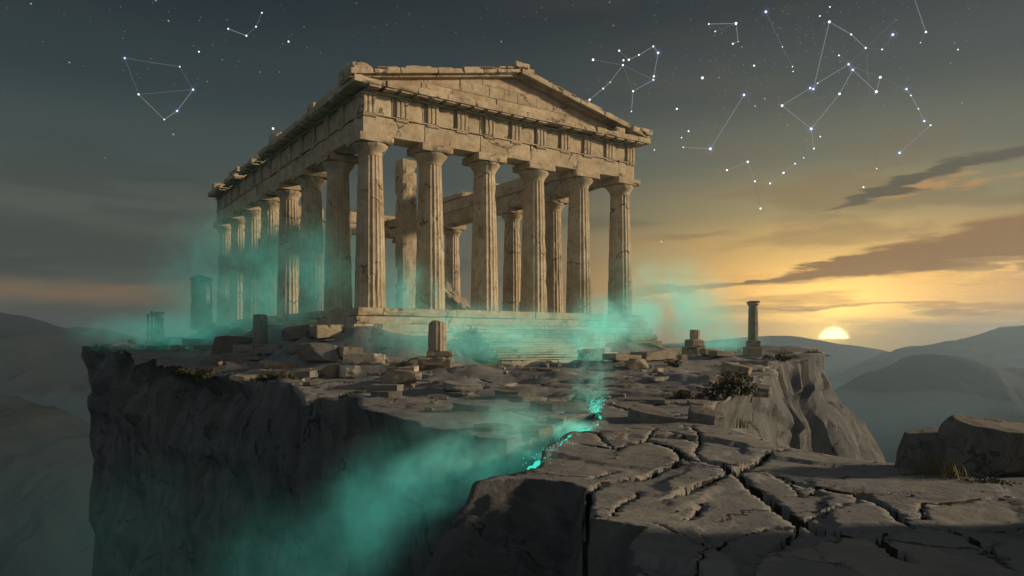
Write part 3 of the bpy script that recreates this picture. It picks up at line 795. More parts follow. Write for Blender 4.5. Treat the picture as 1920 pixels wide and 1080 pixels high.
# ------------------------------------------------------------------ ruins and fallen stones
def place(o, x, y, z, rx=0, ry=0, rz=0):
    o.location = (x, y, z); o.rotation_euler = (rx, ry, rz); return o
def block(px, py, w, h, label, depth=None, dep=1.0, rz=0.0, tilt=0.0, roll=0.0, mat='block', seed=0, kind='box', name='stone_block', cat='stone block', group='fallen stones around the temple', z=None, sink=.04, chip=.2):
    if depth is None: x, y, gzv = on_ground(px, py)
    else:
        x, y = (px - CX) / F * depth, depth; gzv = gz(x, y)
    z0 = gzv if z is None else z
    s = y / F; W, Hh = w * s, h * s; D = W * dep
    if kind == 'box': V, Fc = rbox(-W / 2, W / 2, -D / 2, D / 2, 0, Hh, max(.05, min(W, Hh) / 7), .02 * min(1, Hh * 2), chip * min(1, Hh), .03 * min(1, Hh), seed)
    elif kind == 'slab': V, Fc = slab(W, D, Hh, seed)
    else: V, Fc = rock(W, D, Hh, seed, 13, 4)
    o = mesh_obj(name, V, Fc, MAT[mat]); tag(o, label, cat, group)
    place(o, x, y, z0 - sink, tilt, roll, rz)
    return o
G1 = 'fallen stones around the temple'
b2 = block(690, 652, 100, 24, 'long pale block lying lengthwise below the temple corner, under another block', depth=34.5, dep=.5, rz=.42, seed=11, mat='tread', chip=.3)
block(681, 634, 76, 21, 'shorter pale block resting on top of the long block below the temple corner', depth=34.7, dep=.5, rz=.5, seed=12, mat='tread', chip=.3, z=gz(*b2.location[:2]) + .60)
block(758, 648, 70, 9, 'thin flat slab lit orange just right of the stacked pale blocks', depth=35, dep=.6, rz=.45, seed=13)
block(722, 686, 60, 33, 'grey squarish block with a dark face left of the fluted stub', dep=.7, rz=-.15, seed=14, mat='grey')
block(676, 672, 24, 20, 'small pale upright block at the left of the grey squarish block', dep=.9, rz=.3, seed=15)
block(700, 688, 22, 15, 'small dark cube of stone against the grey squarish block', dep=.8, rz=.1, seed=16, mat='grey')
block(625, 708, 50, 26, 'peaked pale boulder near the left rim with its right face lit', dep=.7, kind='rock', seed=21, rz=.4)
block(706, 700, 46, 12, 'low flat pale slab between the peaked boulder and the fluted stub', dep=.6, kind='rock', seed=22)
block(750, 725, 76, 31, 'large rounded oblong boulder at the cliff rim with dark holes', dep=.7, kind='rock', seed=24, rz=-.3, mat='block')
block(1191, 704, 48, 23, 'rounded boulder alone on the bare rock right of the mist jet', dep=.8, kind='rock', seed=26, rz=.2)
block(1377, 708, 52, 27, 'tilted slab-sided block on the ledge above the dark bush', dep=.7, seed=27, rz=-.5, roll=.22)
block(880, 676, 110, 34, 'big collapsed rock mass leaning at the left foot of the stairs', dep=.5, kind='rock', seed=31, rz=-.3, mat='grey')
block(845, 655, 46, 22, 'grey rough block behind the fluted stub', depth=36, dep=.8, kind='rock', seed=32, mat='grey')
block(925, 690, 66, 9, 'thin pale slab lying below the left end of the stairs', dep=.5, rz=.2, seed=33)
block(880, 694, 80, 8, 'long thin plank-like slab right of the fluted stub base', dep=.35, rz=-.08, seed=34)
block(990, 697, 46, 10, 'thin low slab in front of the lowest stair', dep=.5, rz=.1, seed=35, mat='grey')
block(1020, 702, 20, 12, 'small dark chunk on bare rock below the stairs', dep=.8, kind='rock', seed=36, mat='grey')
for i, (px, py, w, h, d_, kd, lab) in enumerate([(560, 640, 60, 26, 43, 'rock', 'broken lump against the left temple steps'), (612, 648, 54, 24, 40, 'box', 'tilted square block at the foot of the left temple steps'), (656, 628, 40, 20, 38, 'box', 'pale block tucked under the front-left temple corner'),
        (735, 632, 44, 16, 37.5, 'box', 'pale split block on the rubble before the first front column'), (785, 640, 46, 20, 37, 'rock', 'rough pale lump on the rubble behind the fluted stub'), (770, 664, 54, 14, 33, 'slab', 'flat slab lying left of the fluted stub plinth'),
        (640, 662, 44, 20, 36, 'rock', 'dark lump left of the stacked pale blocks'), (520, 672, 60, 16, 38, 'box', 'long grey block lying on the left terrace'), (835, 640, 30, 22, 38, 'box', 'small cubic block right behind the fluted stub')]):
    block(px, py, w, h, lab, depth=d_, dep=.7, kind=kd, seed=140 + i, rz=.4 + (i * .31) % .4, tilt=.06 * ((i % 3) - 1), roll=.08 * ((i % 4) - 1.5), mat='block' if i % 3 else 'grey')
# left group
bl = block(455, 659, 68, 22, 'wide pale block at left, carrying a smaller block', depth=45, dep=.6, rz=.05, seed=41, mat='grey')
block(458, 642, 38, 17, 'smaller block sitting on the wide pale block at left', depth=45.2, dep=.6, rz=.2, seed=42, mat='grey', z=gz(*bl.location[:2]) + .68)
block(508, 658, 52, 18, 'rough low block right of the left drum stub', depth=44, dep=.7, rz=-.1, seed=43, mat='grey')
block(412, 662, 36, 14, 'low block left of the wide pale block pair', depth=46, dep=.7, rz=.2, seed=44, mat='grey')
block(456, 673, 50, 11, 'bright flat slab on the ground before the wide pale block', dep=.5, kind='rock', seed=45)
block(432, 650, 90, 40, 'dark sloping mound of rubble leaning on the left drum stub', depth=50, dep=.8, kind='rock', seed=46, mat='boulder')
block(600, 664, 92, 34, 'dark wide tilted slab below the left temple steps', depth=38, dep=.6, kind='rock', seed=47, mat='grey', rz=.2)
block(626, 671, 30, 14, 'small pale lump in front of the dark wide tilted slab', dep=.7, kind='rock', seed=48)
block(552, 686, 34, 15, 'grey angular rock on the left terrace', dep=.7, kind='rock', seed=49, mat='grey')
block(590, 686, 42, 16, 'bluish dark rock beside the grey angular rock', dep=.7, kind='rock', seed=50, mat='boulder')
block(246, 656, 14, 20, 'small pointed rock standing at the far left cliff end', depth=70, dep=.9, kind='rock', seed=51, mat='boulder')
block(292, 655, 30, 13, 'low rubble block near the far left pillar', depth=66, dep=.7, seed=52, mat='grey')
block(332, 658, 26, 12, 'low brownish rock left of the tall square pillar', depth=60, dep=.7, kind='rock', seed=53, mat='boulder')
block(365, 652, 40, 16, 'square rubble block below the tall square pillar', depth=62, dep=.7, seed=54, mat='grey', rz=.3)
block(320, 648, 46, 16, 'mossy low wall fragment between the two left pillars', depth=70, dep=.5, seed=55, mat='grey')
# right group
names_r = [(1108, 650, 46, 24, 'pale block at the right end of the stairs', 41, 'box'), (1150, 646, 40, 26, 'upright cracked block right of the stairs', 42, 'rock'), (1166, 664, 60, 12, 'low pale slab at the right stair foot', 39, 'box'),
           (1185, 650, 34, 30, 'dark pitted block in the right rubble row', 43, 'rock'), (1216, 648, 36, 28, 'pale knobbly block mid right rubble row', 44, 'rock'), (1250, 648, 30, 26, 'squat pale block near the square-footed stub', 45, 'rock'),
           (1225, 664, 70, 16, 'long pale kerb-like block before the right rubble row', 40, 'box'), (1272, 660, 50, 16, 'broad low block left of the square-footed stub', 43, 'box'), (1232, 672, 22, 13, 'small dark boulder beside teal wisps', 36, 'rock'),
           (1206, 674, 24, 10, 'flat brown stone at the right stair foot', 36, 'rock'), (1330, 657, 34, 15, 'rubble lump right of the square-footed stub', 47, 'rock'), (1352, 662, 40, 10, 'thin slab toward the lone column', 46, 'box')]
for i, (px, py, w, h, lab, d, kd) in enumerate(names_r):
    block(px, py, w, h, lab, depth=d, dep=.7, kind=kd, seed=300 + i, rz=(i * .37) % .5 + .25, roll=.05 * ((i % 3) - 1))
block(1404, 672, 70, 12, 'long fallen beam with a pale square end before the lone column', depth=43, dep=.2, rz=-.05, seed=71, mat='grey')
block(1408, 680, 110, 10, 'longest fallen beam lit orange with a dark end at the right cliff', depth=39, dep=.16, rz=.12, seed=72)
block(1280, 682, 14, 18, 'small upright stone standing in front of the right rubble', dep=.8, seed=73, rz=.3)
block(1303, 682, 34, 6, 'thin flat slab right of the small upright stone', dep=.5, seed=74)
block(1370, 668, 30, 12, 'dark wedge of rock left of the long fallen beam', depth=42, dep=.6, kind='rock', seed=75, mat='grey')
# rock slabs on the bare ground in the middle
block(1222, 790, 132, 25, 'large cracked tabular slab tilting over a dark gap', dep=.75, tilt=.12, kind='slab', seed=81, rz=-.35, mat='boulder', name='flat_rock', cat='rock slab', group='broken rock slabs', roll=.10)
block(1322, 792, 104, 28, 'slanting pointed slab below the dark bush', dep=.6, tilt=.16, kind='slab', seed=82, rz=-.6, mat='boulder', name='flat_rock', cat='rock slab', group='broken rock slabs', roll=.2)
block(1030, 768, 100, 18, 'flat pale rock slab left of the glowing jet', dep=.6, kind='slab', seed=83, rz=.1, mat='boulder', name='flat_rock', cat='rock slab', group='broken rock slabs')
block(880, 770, 90, 16, 'low dark slab at the chasm rim in teal mist', dep=.5, kind='slab', seed=84, rz=-.2, mat='boulder', name='flat_rock', cat='rock slab', group='broken rock slabs')
block(725, 745, 60, 14, 'small pale slab under the rounded oblong boulder', dep=.6, kind='slab', seed=85, mat='boulder', name='flat_rock', cat='rock slab', group='broken rock slabs')
block(560, 715, 90, 12, 'dark slab sticking out of the left rim', dep=.5, kind='slab', seed=86, mat='boulder', name='flat_rock', cat='rock slab', group='broken rock slabs')
block(1400, 722, 110, 22, 'broad sloping ledge slab at the right shoulder', dep=.7, kind='slab', seed=87, mat='boulder', name='flat_rock', cat='rock slab', group='broken rock slabs', roll=.06)
block(1000, 812, 76, 15, 'broken dark slab perched at the inner corner of the chasm', dep=.8, kind='slab', tilt=.1, seed=91, rz=.3, mat='boulder', name='flat_rock', cat='rock slab', group='broken rock slabs')
block(925, 806, 90, 13, 'dark slab sloping into the chasm left of the inner corner', dep=.7, kind='slab', tilt=.14, seed=92, rz=-.3, mat='boulder', name='flat_rock', cat='rock slab', group='broken rock slabs')
block(1042, 792, 60, 14, 'angular slab wedged beside the glowing crevice', dep=.8, kind='slab', tilt=.12, seed=93, rz=.6, mat='boulder', name='flat_rock', cat='rock slab', group='broken rock slabs')
block(960, 735, 90, 12, 'low slab beside the dark trench left of the jet', dep=.5, kind='slab', seed=88, mat='boulder', name='flat_rock', cat='rock slab', group='broken rock slabs')
# scattered small rubble: nothing tells these apart
rg = random.Random(77)
proto = []
for k in range(6):
    V, Fc = rock(1, .8, .6, 900 + k, 12, 3); me = mesh_obj('rubble_stone', V, Fc, MAT['block' if k % 2 else 'grey']); proto.append(me)
cnt = 0
zones = [(560, 880, 640, 720, 70), (860, 1060, 672, 715, 16), (1090, 1300, 652, 690, 34), (1290, 1450, 662, 690, 16), (400, 640, 655, 705, 26), (230, 400, 650, 664, 16), (1130, 1330, 700, 760, 10), (700, 1000, 715, 775, 14), (1000, 1700, 800, 900, 40), (1150, 1900, 900, 1040, 34), (1250, 1500, 685, 760, 20)]
used = set()
for (xa, xb, ya, yb, num) in zones:
    for k in range(num):
        px, py = rg.uniform(xa, xb), rg.uniform(ya, yb)
        x, y, z = on_ground(px, py)
        if not inside(np.array([[x, y]]), OUT)[0]: continue
        i = rg.randrange(6)
        o = proto[i] if i not in used else proto[i].copy()
        if i in used: C.objects.link(o)
        used.add(i)
        s = (rg.uniform(5, 17) if py < 790 else rg.uniform(3, 11) * rg.uniform(.5, 1)) * y / F
        o.location = (x, y, z - .1 * s); o.scale = (s, s * rg.uniform(.6, 1.1), s * rg.uniform(.5, 1.1)); o.rotation_euler = (rg.uniform(-.2, .2), rg.uniform(-.2, .2), rg.uniform(0, 6.3))
        tag(o, 'small broken lump of rubble lying loose on the plateau rock', 'rubble stone', 'loose rubble on the plateau')

slabs = []
for k in range(5):
    V, Fc = slab(1, .7, .10, 950 + k); slabs.append(mesh_obj('flat_rock', V, Fc, MAT['boulder' if k < 3 else 'grey']))
used = set(); rg = random.Random(31)
for (xa, xb, ya, yb, num, wa, wb) in [(620, 1180, 690, 760, 34, 40, 110), (1130, 1340, 695, 760, 14, 40, 100), (300, 640, 668, 705, 22, 35, 90), (1290, 1520, 665, 700, 12, 35, 80), (200, 330, 657, 668, 6, 25, 60)]:
    for k in range(num):
        px, py = rg.uniform(xa, xb), rg.uniform(ya, yb); x, y, z = on_ground(px, py)
        d_, _ = seg_dist(np.array([[x, y]]), OUT, True)
        w = rg.uniform(wa, wb) * y / F
        if not inside(np.array([[x, y]]), OUT)[0] or d_[0] < w * .4 or abs(px - 1110) < 45: continue
        i = rg.randrange(5); o = slabs[i] if i not in used else slabs[i].copy()
        if i in used: C.objects.link(o)
        used.add(i)
        o.location = (x, y, z - .03 * w); o.scale = (w, w * rg.uniform(.8, 1.3), w * rg.uniform(.6, 1.5)); o.rotation_euler = (rg.uniform(-.06, .06), rg.uniform(-.06, .06), rg.uniform(-.7, .7) + (math.pi if rg.random() < .5 else 0))
        tag(o, 'thin flat flake of broken rock lying on the bare plateau', 'rock slab', 'flat flakes of rock on the plateau')

# fluted stub on a plinth
def standing(name, label, cat, px, depth, z=None, rz=0.0):
    x, y = (px - CX) / F * depth, depth
    return empty(name, label, cat, (x, y, gz(x, y) - .05 if z is None else z), rz)
x, y, z = on_ground(816, 700)
stub = empty('column_stub', 'short fluted column stub on a cracked square plinth, front centre', 'column stub', (x, y, z - .05), .1)
s = y / F
MB().add(*rbox(-32 * s, 30 * s, -24 * s, 24 * s, 0, 27 * s, .08, .02, .14, .03, 5)).build('plinth', MAT['block'], stub)
MB().add(*rbox(-16 * s, 34 * s, -16 * s, 20 * s, 27 * s + .004, 38 * s, .06, .01, .08, .02, 6)).build('base_slab', MAT['block'], stub)
V, Fc = shaft(0, 52 * s, 9, 17.2 * s, 16.6 * s, 52 * s, 14, 6, .06, .25, True); o = mesh_obj('drum', V, Fc, MAT['block'], stub); o.location = (4 * s, 0, 38 * s + .004)
# lone column on the headland
lone = standing('broken_column', 'lone weathered column with a capital on the right headland beside the sun', 'column', 1412, 52)
s = 52 / F
MB().add(*rbox(-16 * s, 15 * s, -14 * s, 14 * s, 0, 18 * s, .1, .03, .25, .04, 15)).add(*rbox(-11 * s, 11 * s, -11 * s, 11 * s, 18 * s + .004, 30 * s, .1, .03, .25, .04, 16)).build('pedestal', MAT['block'], lone)
V, Fc = shaft(0, 62 * s, 19, 9.4 * s, 8.2 * s, 62 * s, 12, 6, .12, .35); o = mesh_obj('shaft', V, Fc, MAT['block'], lone); o.location = (0, 0, 30 * s + .004)
m = MB(); m.add(*lathe([(7 * s, 92 * s + .01), (8 * s, 94 * s), (11 * s, 98 * s), (10.5 * s, 100 * s)], 20)); m.add(*rbox(-10 * s, 10 * s, -10 * s, 10 * s, 100 * s + .003, 104 * s, .06, .02, .12, .02, 18)); m.build('capital', MAT['block'], lone)
# square footed stub
sq = standing('column_stub', 'short drum on a broad stepped block at the right rubble', 'column stub', 1303, 48, rz=.3)
s = 48 / F
MB().add(*rbox(-19 * s, 19 * s, -16 * s, 16 * s, 0, 20 * s, .1, .03, .25, .04, 25)).add(*rbox(-15 * s, 14 * s, -13 * s, 13 * s, 20 * s + .004, 34 * s, .1, .03, .25, .04, 26)).build('footing', MAT['block'], sq)
V, Fc = shaft(0, 18 * s, 29, 9.5 * s, 9 * s, 18 * s, 12, 6, .12, .3); o = mesh_obj('drum', V, Fc, MAT['block'], sq); o.location = (0, 0, 34 * s + .004)
# left stub
ls = standing('column_stub', 'dim fluted drum stub standing left of the temple steps', 'column stub', 488, 46)
s = 46 / F
MB().add(*rbox(-19 * s, 19 * s, -16 * s, 16 * s, 0, 6 * s, .1, .02, .15, .03, 27)).build('base_slab', MAT['grey'], ls)
V, Fc = shaft(0, 62 * s, 39, 13.5 * s, 13 * s, 62 * s, 14, 5, .12, .5, True); o = mesh_obj('drum', V, Fc, MAT['grey'], ls); o.location = (0, 0, 6 * s + .004)
# tall square pillar with gabled cap, far left
tp = standing('stone_pillar', 'tall square pillar with a gabled cap left of the temple', 'pillar', 378, 72)
s = 72 / F
V, Fc = rbox(-16 * s, 16 * s, -14 * s, 14 * s, 0, 92 * s, .2, .03, .3, .04, 33); V[:, :2] *= (1 - .1 * V[:, 2:3] / (92 * s)); mesh_obj('pillar_body', V, Fc, MAT['grey'], tp)
m = MB(); m.add(*rbox(-16 * s, 16 * s, -14.5 * s, 14.5 * s, 92 * s + .004, 98 * s, .15, .02, .2, .03, 34))
g = np.array([(-15.5, -14, 98.1), (15.5, -14, 98.1), (15.5, 14, 98.1), (-15.5, 14, 98.1), (0, -14, 104), (0, 14, 104)]) * s
m.add(g, [(0, 1, 4), (1, 2, 5, 4), (2, 3, 5), (3, 0, 4, 5), (3, 2, 1, 0)]); m.build('cap', MAT['grey'], tp)
sp = standing('stone_pillar', 'small tapering pillar with a flat cap at the far left', 'pillar', 298, 74)
s = 74 / F
V, Fc = rbox(-9 * s, 9 * s, -8 * s, 8 * s, 0, 58 * s, .15, .03, .2, .04, 35); V[:, :2] *= (1 - .35 * V[:, 2:3] / (58 * s)); mesh_obj('pillar_body', V, Fc, MAT['grey'], sp)
MB().add(*rbox(-7.5 * s, 7.5 * s, -7 * s, 7 * s, 58 * s + .004, 68 * s, .12, .02, .2, .03, 36)).build('cap', MAT['grey'], sp)
for px, h, lab in ((277, 60, 'thin broken post, left one of the pair beside the small pillar'), (284, 64, 'thin broken post nearest the small tapering pillar')):
    po = standing('stone_post', lab, 'post', px, 75); po.rotation_euler = (0, .01, .2); s = 75 / F
    MB().add(*rbox(-2.2 * s, 2.2 * s, -2.2 * s, 2.2 * s, .2, h * s, .12, .02, .1, .02, px)).build('shaft', MAT['grey'], po)
    MB().add(*rbox(-3.5 * s, 3.5 * s, -3.5 * s, 3.5 * s, -.1, .195, .12, .02, .1, .02, px + 1)).build('foot', MAT['grey'], po)
# fallen slabs inside the temple
for lx, ly, L, h, tl, lab in ((11.6, 10.5, 4.2, .9, .5, 'leaning broken slab on the temple floor between the middle columns'), (18.5, 9.5, 1.6, 1.4, 0, 'square block on the temple floor behind the right columns'), (14.5, 20, 3.0, 1.0, .25, 'toppled block deep inside the temple')):
    V, Fc = rbox(-L / 2, L / 2, -.6, .6, 0, h, .2, .03, .3, .04, int(lx)); o = mesh_obj('stone_block', V, Fc, MAT['block']); tag(o, lab, 'stone block', 'fallen stones inside the temple')
    p = in_temple(lx, ly); place(o, p[0], p[1], ZS + (.0 if not tl else L / 2 * math.sin(tl) * .98), 0, tl, R(34.2 + 20))
# boulders bottom right
def boulder(px, d, w, h, seed, label, rz=0, dep=.8, z=None):
    x, y = (px - CX) / F * d, d; s = d / F
    V, Fc = rock(w * s, w * s * dep, h * s, seed, 15, 5, .06); o = mesh_obj('boulder', V, Fc, MAT['boulder']); tag(o, label, 'boulder', 'boulders at the right rim')
    place(o, x, y, (gz(x, y) if z is None else z) - .08, 0, 0, rz)
boulder(1750, 9.6, 128, 84, 15, 'flat-topped angular boulder at the right cliff rim with dry grass before it', .3)
boulder(1895, 9.2, 235, 114, 23, 'largest dark boulder cut by the right picture edge', -.2, .7)
boulder(2780, 4.9, 950, 760, 29, 'unseen rock outcrop at the far right, added to shade the foreground', .5, 1.0)  # outcrop out of view, added to cast shade over the front rock

# ------------------------------------------------------------------ plants
def bush(name, label, cat, px, py, w, h, seed, mat='leaf', n=900, leaf=.06, depth=None, group=None):
    if depth: x, y = (px - CX) / F * depth, depth; z = gz(x, y)
    else: x, y, z = on_ground(px, py)
    s = y / F; rg = np.random.RandomState(seed); W, Hh = w * s, h * s
    e = empty(name, label, cat, (x, y, z - .03), 0, group)
    br = MB(); V = []; Fc = []
    cl = []
    for k in range(9):
        a = rg.uniform(0, 6.28); r = rg.uniform(.10, .55) * W; top = np.array([r * math.cos(a), r * .6 * math.sin(a), Hh * rg.uniform(.2, 1.0) * (1.1 - r / W)])
        br.add(*tube([(0, 0, 0), top * .5 + rg.normal(size=3) * .04 * W, top], [.03 * Hh, .02 * Hh, .008 * Hh], 5)); cl.append(top)
        cl.append(top * rg.uniform(.5, .8))
    for k in range(n):
        c = cl[rg.randint(len(cl))]; p = c + rg.normal(size=3) * np.array([.085 * W, .07 * W, .11 * Hh])
        p[2] = max(p[2], .02)
        a = Vector(rg.normal(size=3)).normalized(); b = a.orthogonal().normalized(); q = leaf * rg.uniform(.6, 1.5); o = len(V)
        A, B = np.array(a) * q, np.array(b) * q * .45
        V += [p - A, p + B, p + A, p - B]; Fc.append((o, o + 1, o + 2, o + 3))
    br.build('branches', MAT['bark'], e); mesh_obj('foliage', V, Fc, MAT[mat], e)
bush('bush', 'tall dark leafy bush on the ledge at the right, beside the tilted block', 'bush', 1358, 740, 90, 50, 1, n=1000, leaf=.06)
bush('bush', 'dark bush drooping over the rock at the right, below the tall bush', 'bush', 1392, 775, 80, 50, 2, n=900, leaf=.07, depth=21.5)
bush('bush', 'low brown bush at the left of the tall bush', 'bush', 1290, 752, 70, 30, 3, n=700, leaf=.06)
bush('bush', 'low olive bush on the left terrace near the rim', 'bush', 372, 692, 70, 18, 4, n=600, leaf=.12)
bush('bush', 'olive undergrowth in front of the left blocks', 'bush', 530, 672, 80, 16, 5, n=600, leaf=.11)
bush('bush', 'small dark bush behind the grey squarish block', 'bush', 770, 684, 60, 22, 6, n=500, leaf=.09)
bush('bush', 'tiny dark bush by the flat orange-lit slab', 'bush', 742, 650, 40, 12, 7, n=260, leaf=.1)
bush('bush', 'mossy low bush at the foot of the largest boulder', 'bush', 1846, 902, 90, 12, 8, n=500, leaf=.02)
def tuft(label, px, py, w, h, seed, n=60, mat='dry', depth=None, bend=.5):
    if depth: x, y = (px - CX) / F * depth, depth; z = gz(x, y)
    else: x, y, z = on_ground(px, py)
    s = y / F; rg = np.random.RandomState(seed); V = []; Fc = []
    for k in range(n):
        bx, by = rg.normal() * w * s * .28, rg.normal() * w * s * .2; hh = h * s * rg.uniform(.4, 1.1); a = rg.uniform(0, 6.28); ln = rg.uniform(.1, bend) * hh
        wd = h * s * .022; o = len(V); dx, dy = math.cos(a) * ln, math.sin(a) * ln; tx, ty = -math.sin(a) * wd, math.cos(a) * wd
        V += [(bx - tx, by - ty, 0), (bx + tx, by + ty, 0), (bx + dx * .4 + tx * .8, by + dy * .4 + ty * .8, hh * .6), (bx + dx * .4 - tx * .8, by + dy * .4 - ty * .8, hh * .6), (bx + dx, by + dy, hh)]
        Fc += [(o, o + 1, o + 2, o + 3), (o + 3, o + 2, o + 4)]
    ob = mesh_obj('grass_tuft', V, Fc, MAT[mat]); tag(ob, label, 'grass tuft', 'grass tufts on the rock'); place(ob, x, y, z - .01)
tuft('dry yellow grass tuft before the flat-topped angular boulder', 1745, 888, 60, 36, 1, 90)
tuft('taller dry grass right of the yellow tuft by the boulder', 1785, 896, 50, 40, 2, 70)
tuft('sparse dry grass at the rock edge under the right shoulder', 1390, 802, 30, 24, 3, 60)
tuft('low mossy grass spreading below the angular boulder', 1730, 893, 110, 12, 4, 160)
tuft('few dry blades in the wide forked crack of the front rock', 1385, 890, 26, 18, 31, 22)
tuft('thin dry blades in the crack nearest the crevice glow', 1160, 842, 24, 15, 32, 20)
tuft('dry blades along the crack before the flat-topped boulder', 1600, 925, 36, 18, 33, 26)
bush('bush', 'olive scrub clinging to the right headland rim', 'bush', 1462, 676, 60, 14, 11, n=420, leaf=.13, depth=50)
bush('bush', 'low scrub at the far right headland tip', 'bush', 1530, 668, 40, 9, 12, n=300, leaf=.13, depth=57)
bush('bush', 'brown scrub hanging at the mid left rim', 'bush', 655, 742, 50, 12, 13, n=320, leaf=.05, depth=21.5)
bush('bush', 'small olive scrub on the far left rubble', 'bush', 300, 658, 60, 12, 14, n=300, leaf=.16, depth=62)
bush('bush', 'small scrub at the right stair foot rubble', 'bush', 1262, 672, 44, 14, 15, n=320, leaf=.09, depth=38)
tuft('grass fringe on the far left cliff tip', 182, 660, 26, 16, 5, 60, 'leaf', 74)
tuft('grass along the left cliff rim', 225, 662, 40, 9, 6, 90, 'leaf', 60)
tuft('short grass on the right headland rim', 1478, 662, 50, 8, 7, 110, 'dry', 58)
tuft('green grass strip beside the longest fallen beam', 1340, 688, 60, 6, 8, 160, 'leaf')
tuft('short dry grass at the shoulder ledge', 1435, 712, 40, 9, 9, 80, 'dry', 31)

# ------------------------------------------------------------------ glowing seep, sparks, mist
MAT['glow'] = emit('teal_glow', (.05, .80, .58), .9)
MAT['spark'] = emit('teal_spark', (.10, .80, .60), 1.0)
def seep():
    pts = [(1122, 778), (1132, 790), (1112, 800), (1085, 812), (1062, 826), (1048, 840), (1020, 855), (992, 868)]
    m = MB(); P = []
    for p in pts:
        x, y = gnd(*p); P.append((x - .02, y + .05, gz(x, y) - .03))
    Q = []
    for i in range(len(P) - 1):
        for j in range(8):
            a = np.array(P[i]) * (1 - j / 8) + np.array(P[i + 1]) * (j / 8); a += np.random.RandomState(i * 8 + j).normal(size=3) * .012; Q.append(a)
    m.add(*tube(Q, [(.010 + .026 * abs(math.sin(k * .45 + .6))) for k in range(len(Q))], 5))
    tag(m.build('glowing_seep', MAT['glow']), 'thin glowing teal stream running along the crevice edge', 'glowing stream')
    rg = np.random.RandomState(8); m = MB(); V0, F0 = ICO[1]
    x0, y0 = gnd(1115, 776)
    for k in range(520):
        h = rg.exponential(.30); sp = .06 + .22 * h
        p = np.array([x0 + rg.normal() * sp + .02, y0 + rg.normal() * sp * .8, gz(x0, y0) + h + .02])
        r = rg.uniform(.002, .008) * (1.2 if h < .3 else .8); m.add(V0 * r * np.array([1, 1, 1.6]) + p, F0)
    for k in range(160):
        t = rg.uniform(0, 1); i = int(t * (len(Q) - 1)); p = Q[i] + rg.normal(size=3) * np.array([.07, .07, .04]) + np.array([0, 0, .05]); r = rg.uniform(.003, .008); m.add(V0 * r + p, F0)
    tag(m.build('glowing_sparks', MAT['spark']), 'teal sparks spraying from the crevice', 'sparks', None, 'stuff')
seep()

def mist_mat(name, dens, col, ecol, emi, nscale, lo, hi, squash=(1, 1, 1), dist=.8, fall=(.12, 1.0)):
    m, n = material(name)
    tc = n.new('ShaderNodeTexCoord'); g = n.new('ShaderNodeNewGeometry')
    r = n.vm('LENGTH', tc.outputs['Object'], out=1)
    fa = n.ss(r, fall[0], fall[1], 1.0, 0.0)
    pos = n.vm('MULTIPLY', g.outputs['Position'], squash)
    nz = n.noise(pos, nscale, 4, .58, dist)
    n2 = n.noise(n.vm('ADD', pos, (7.7, 3.1, 5.3)), nscale * 3.6, 3, .62, 1.6)
    d = n.m('MULTIPLY', n.m('MULTIPLY', n.ss(nz, lo, hi), fa), n.ss(n2, .34, .68, .38, 1.5))
    den = n.m('MULTIPLY', d, dens)
    pv = n.new('ShaderNodeVolumePrincipled'); pv.inputs['Color'].default_value = tuple(col) + (1,)
    n.L(den, pv.inputs['Density']); pv.inputs['Emission Color'].default_value = tuple(ecol) + (1,)
    n.L(n.m('MULTIPLY', den, emi), pv.inputs['Emission Strength']); pv.inputs['Anisotropy'].default_value = .2
    o = n.new('ShaderNodeOutputMaterial'); n.L(pv.outputs[0], o.inputs['Volume'])
    m.cycles.volume_step_rate = .8
    return m
TC, TE = (.42, .66, .60), (.045, .27, .205)
def mist(px, py, d, rx, ry, rz_, dens, emi=1.0, nscale=.35, lo=.38, hi=.68, rot=(0, 0, 0), seed=0, squash=(1, 1, 1), label=None, fall=(.1, .98)):
    V, Fc = ICO[3]; V = V * (1.02 + .06 * fbm(V * 2 + seed, 3, seed))[:, None]
    o = mesh_obj('teal_mist', V, Fc, mist_mat('teal_mist_%d' % seed, dens, TC, TE, emi, nscale, lo, hi, squash, fall=fall), None, True)
    o.location = at(px, d, py=py); o.scale = (rx, ry, rz_); o.rotation_euler = rot
    tag(o, label, 'mist', 'drifting teal mist', 'stuff'); return o
mist(1262, 578, 53, 7.0, 4.0, 4.8, .50, 1.0, .30, .36, .64, (0, .35, 0), 1, label='teal mist drifting off the right end of the temple')
mist(1150, 604, 47, 4.8, 2.6, 2.4, .85, 1.25, .45, .37, .64, (0, 0, .4), 2, label='bright teal mist at the right front steps')
mist(920, 628, 41, 9.8, 2.4, 2.3, .38, 1.15, .40, .22, .60, (0, 0, .5), 3, label='teal mist lying along the temple steps')
mist(765, 555, 43.8, 3.4, 2.4, 3.2, .42, 1.0, .40, .36, .62, (0, -.5, 0), 4, label='teal mist between the first two front columns')
mist(580, 530, 46.5, 6.4, 4.0, 5.4, .27, .80, .30, .32, .64, (0, -.3, .5), 5, label='teal mist along the left colonnade')
mist(455, 530, 57, 8.5, 5.0, 7.6, .24, .62, .22, .28, .62, (0, 0, .5), 6, label='pale teal mist veiling the rear of the left colonnade')
mist(345, 624, 62, 12, 5.0, 2.8, .24, .85, .30, .33, .64, (0, 0, 0), 7, label='low teal mist among the far left pillars')
mist(1098, 664, 40.5, 2.4, 1.4, 2.5, .8, 1.35, .65, .35, .62, (0, 0, 0), 8, label='column of bright teal mist over the stairs')
mist(1350, 640, 53, 4.4, 2.0, 1.2, .34, 1.1, .6, .38, .64, (0, 0, 0), 9, label='teal wisps below the lone column')
mist(1108, 722, 16.6, .72, .5, 1.15, 1.1, 1.15, 2.6, .40, .66, (0, .1, 0), 10, label='teal plume rising from the crevice head')
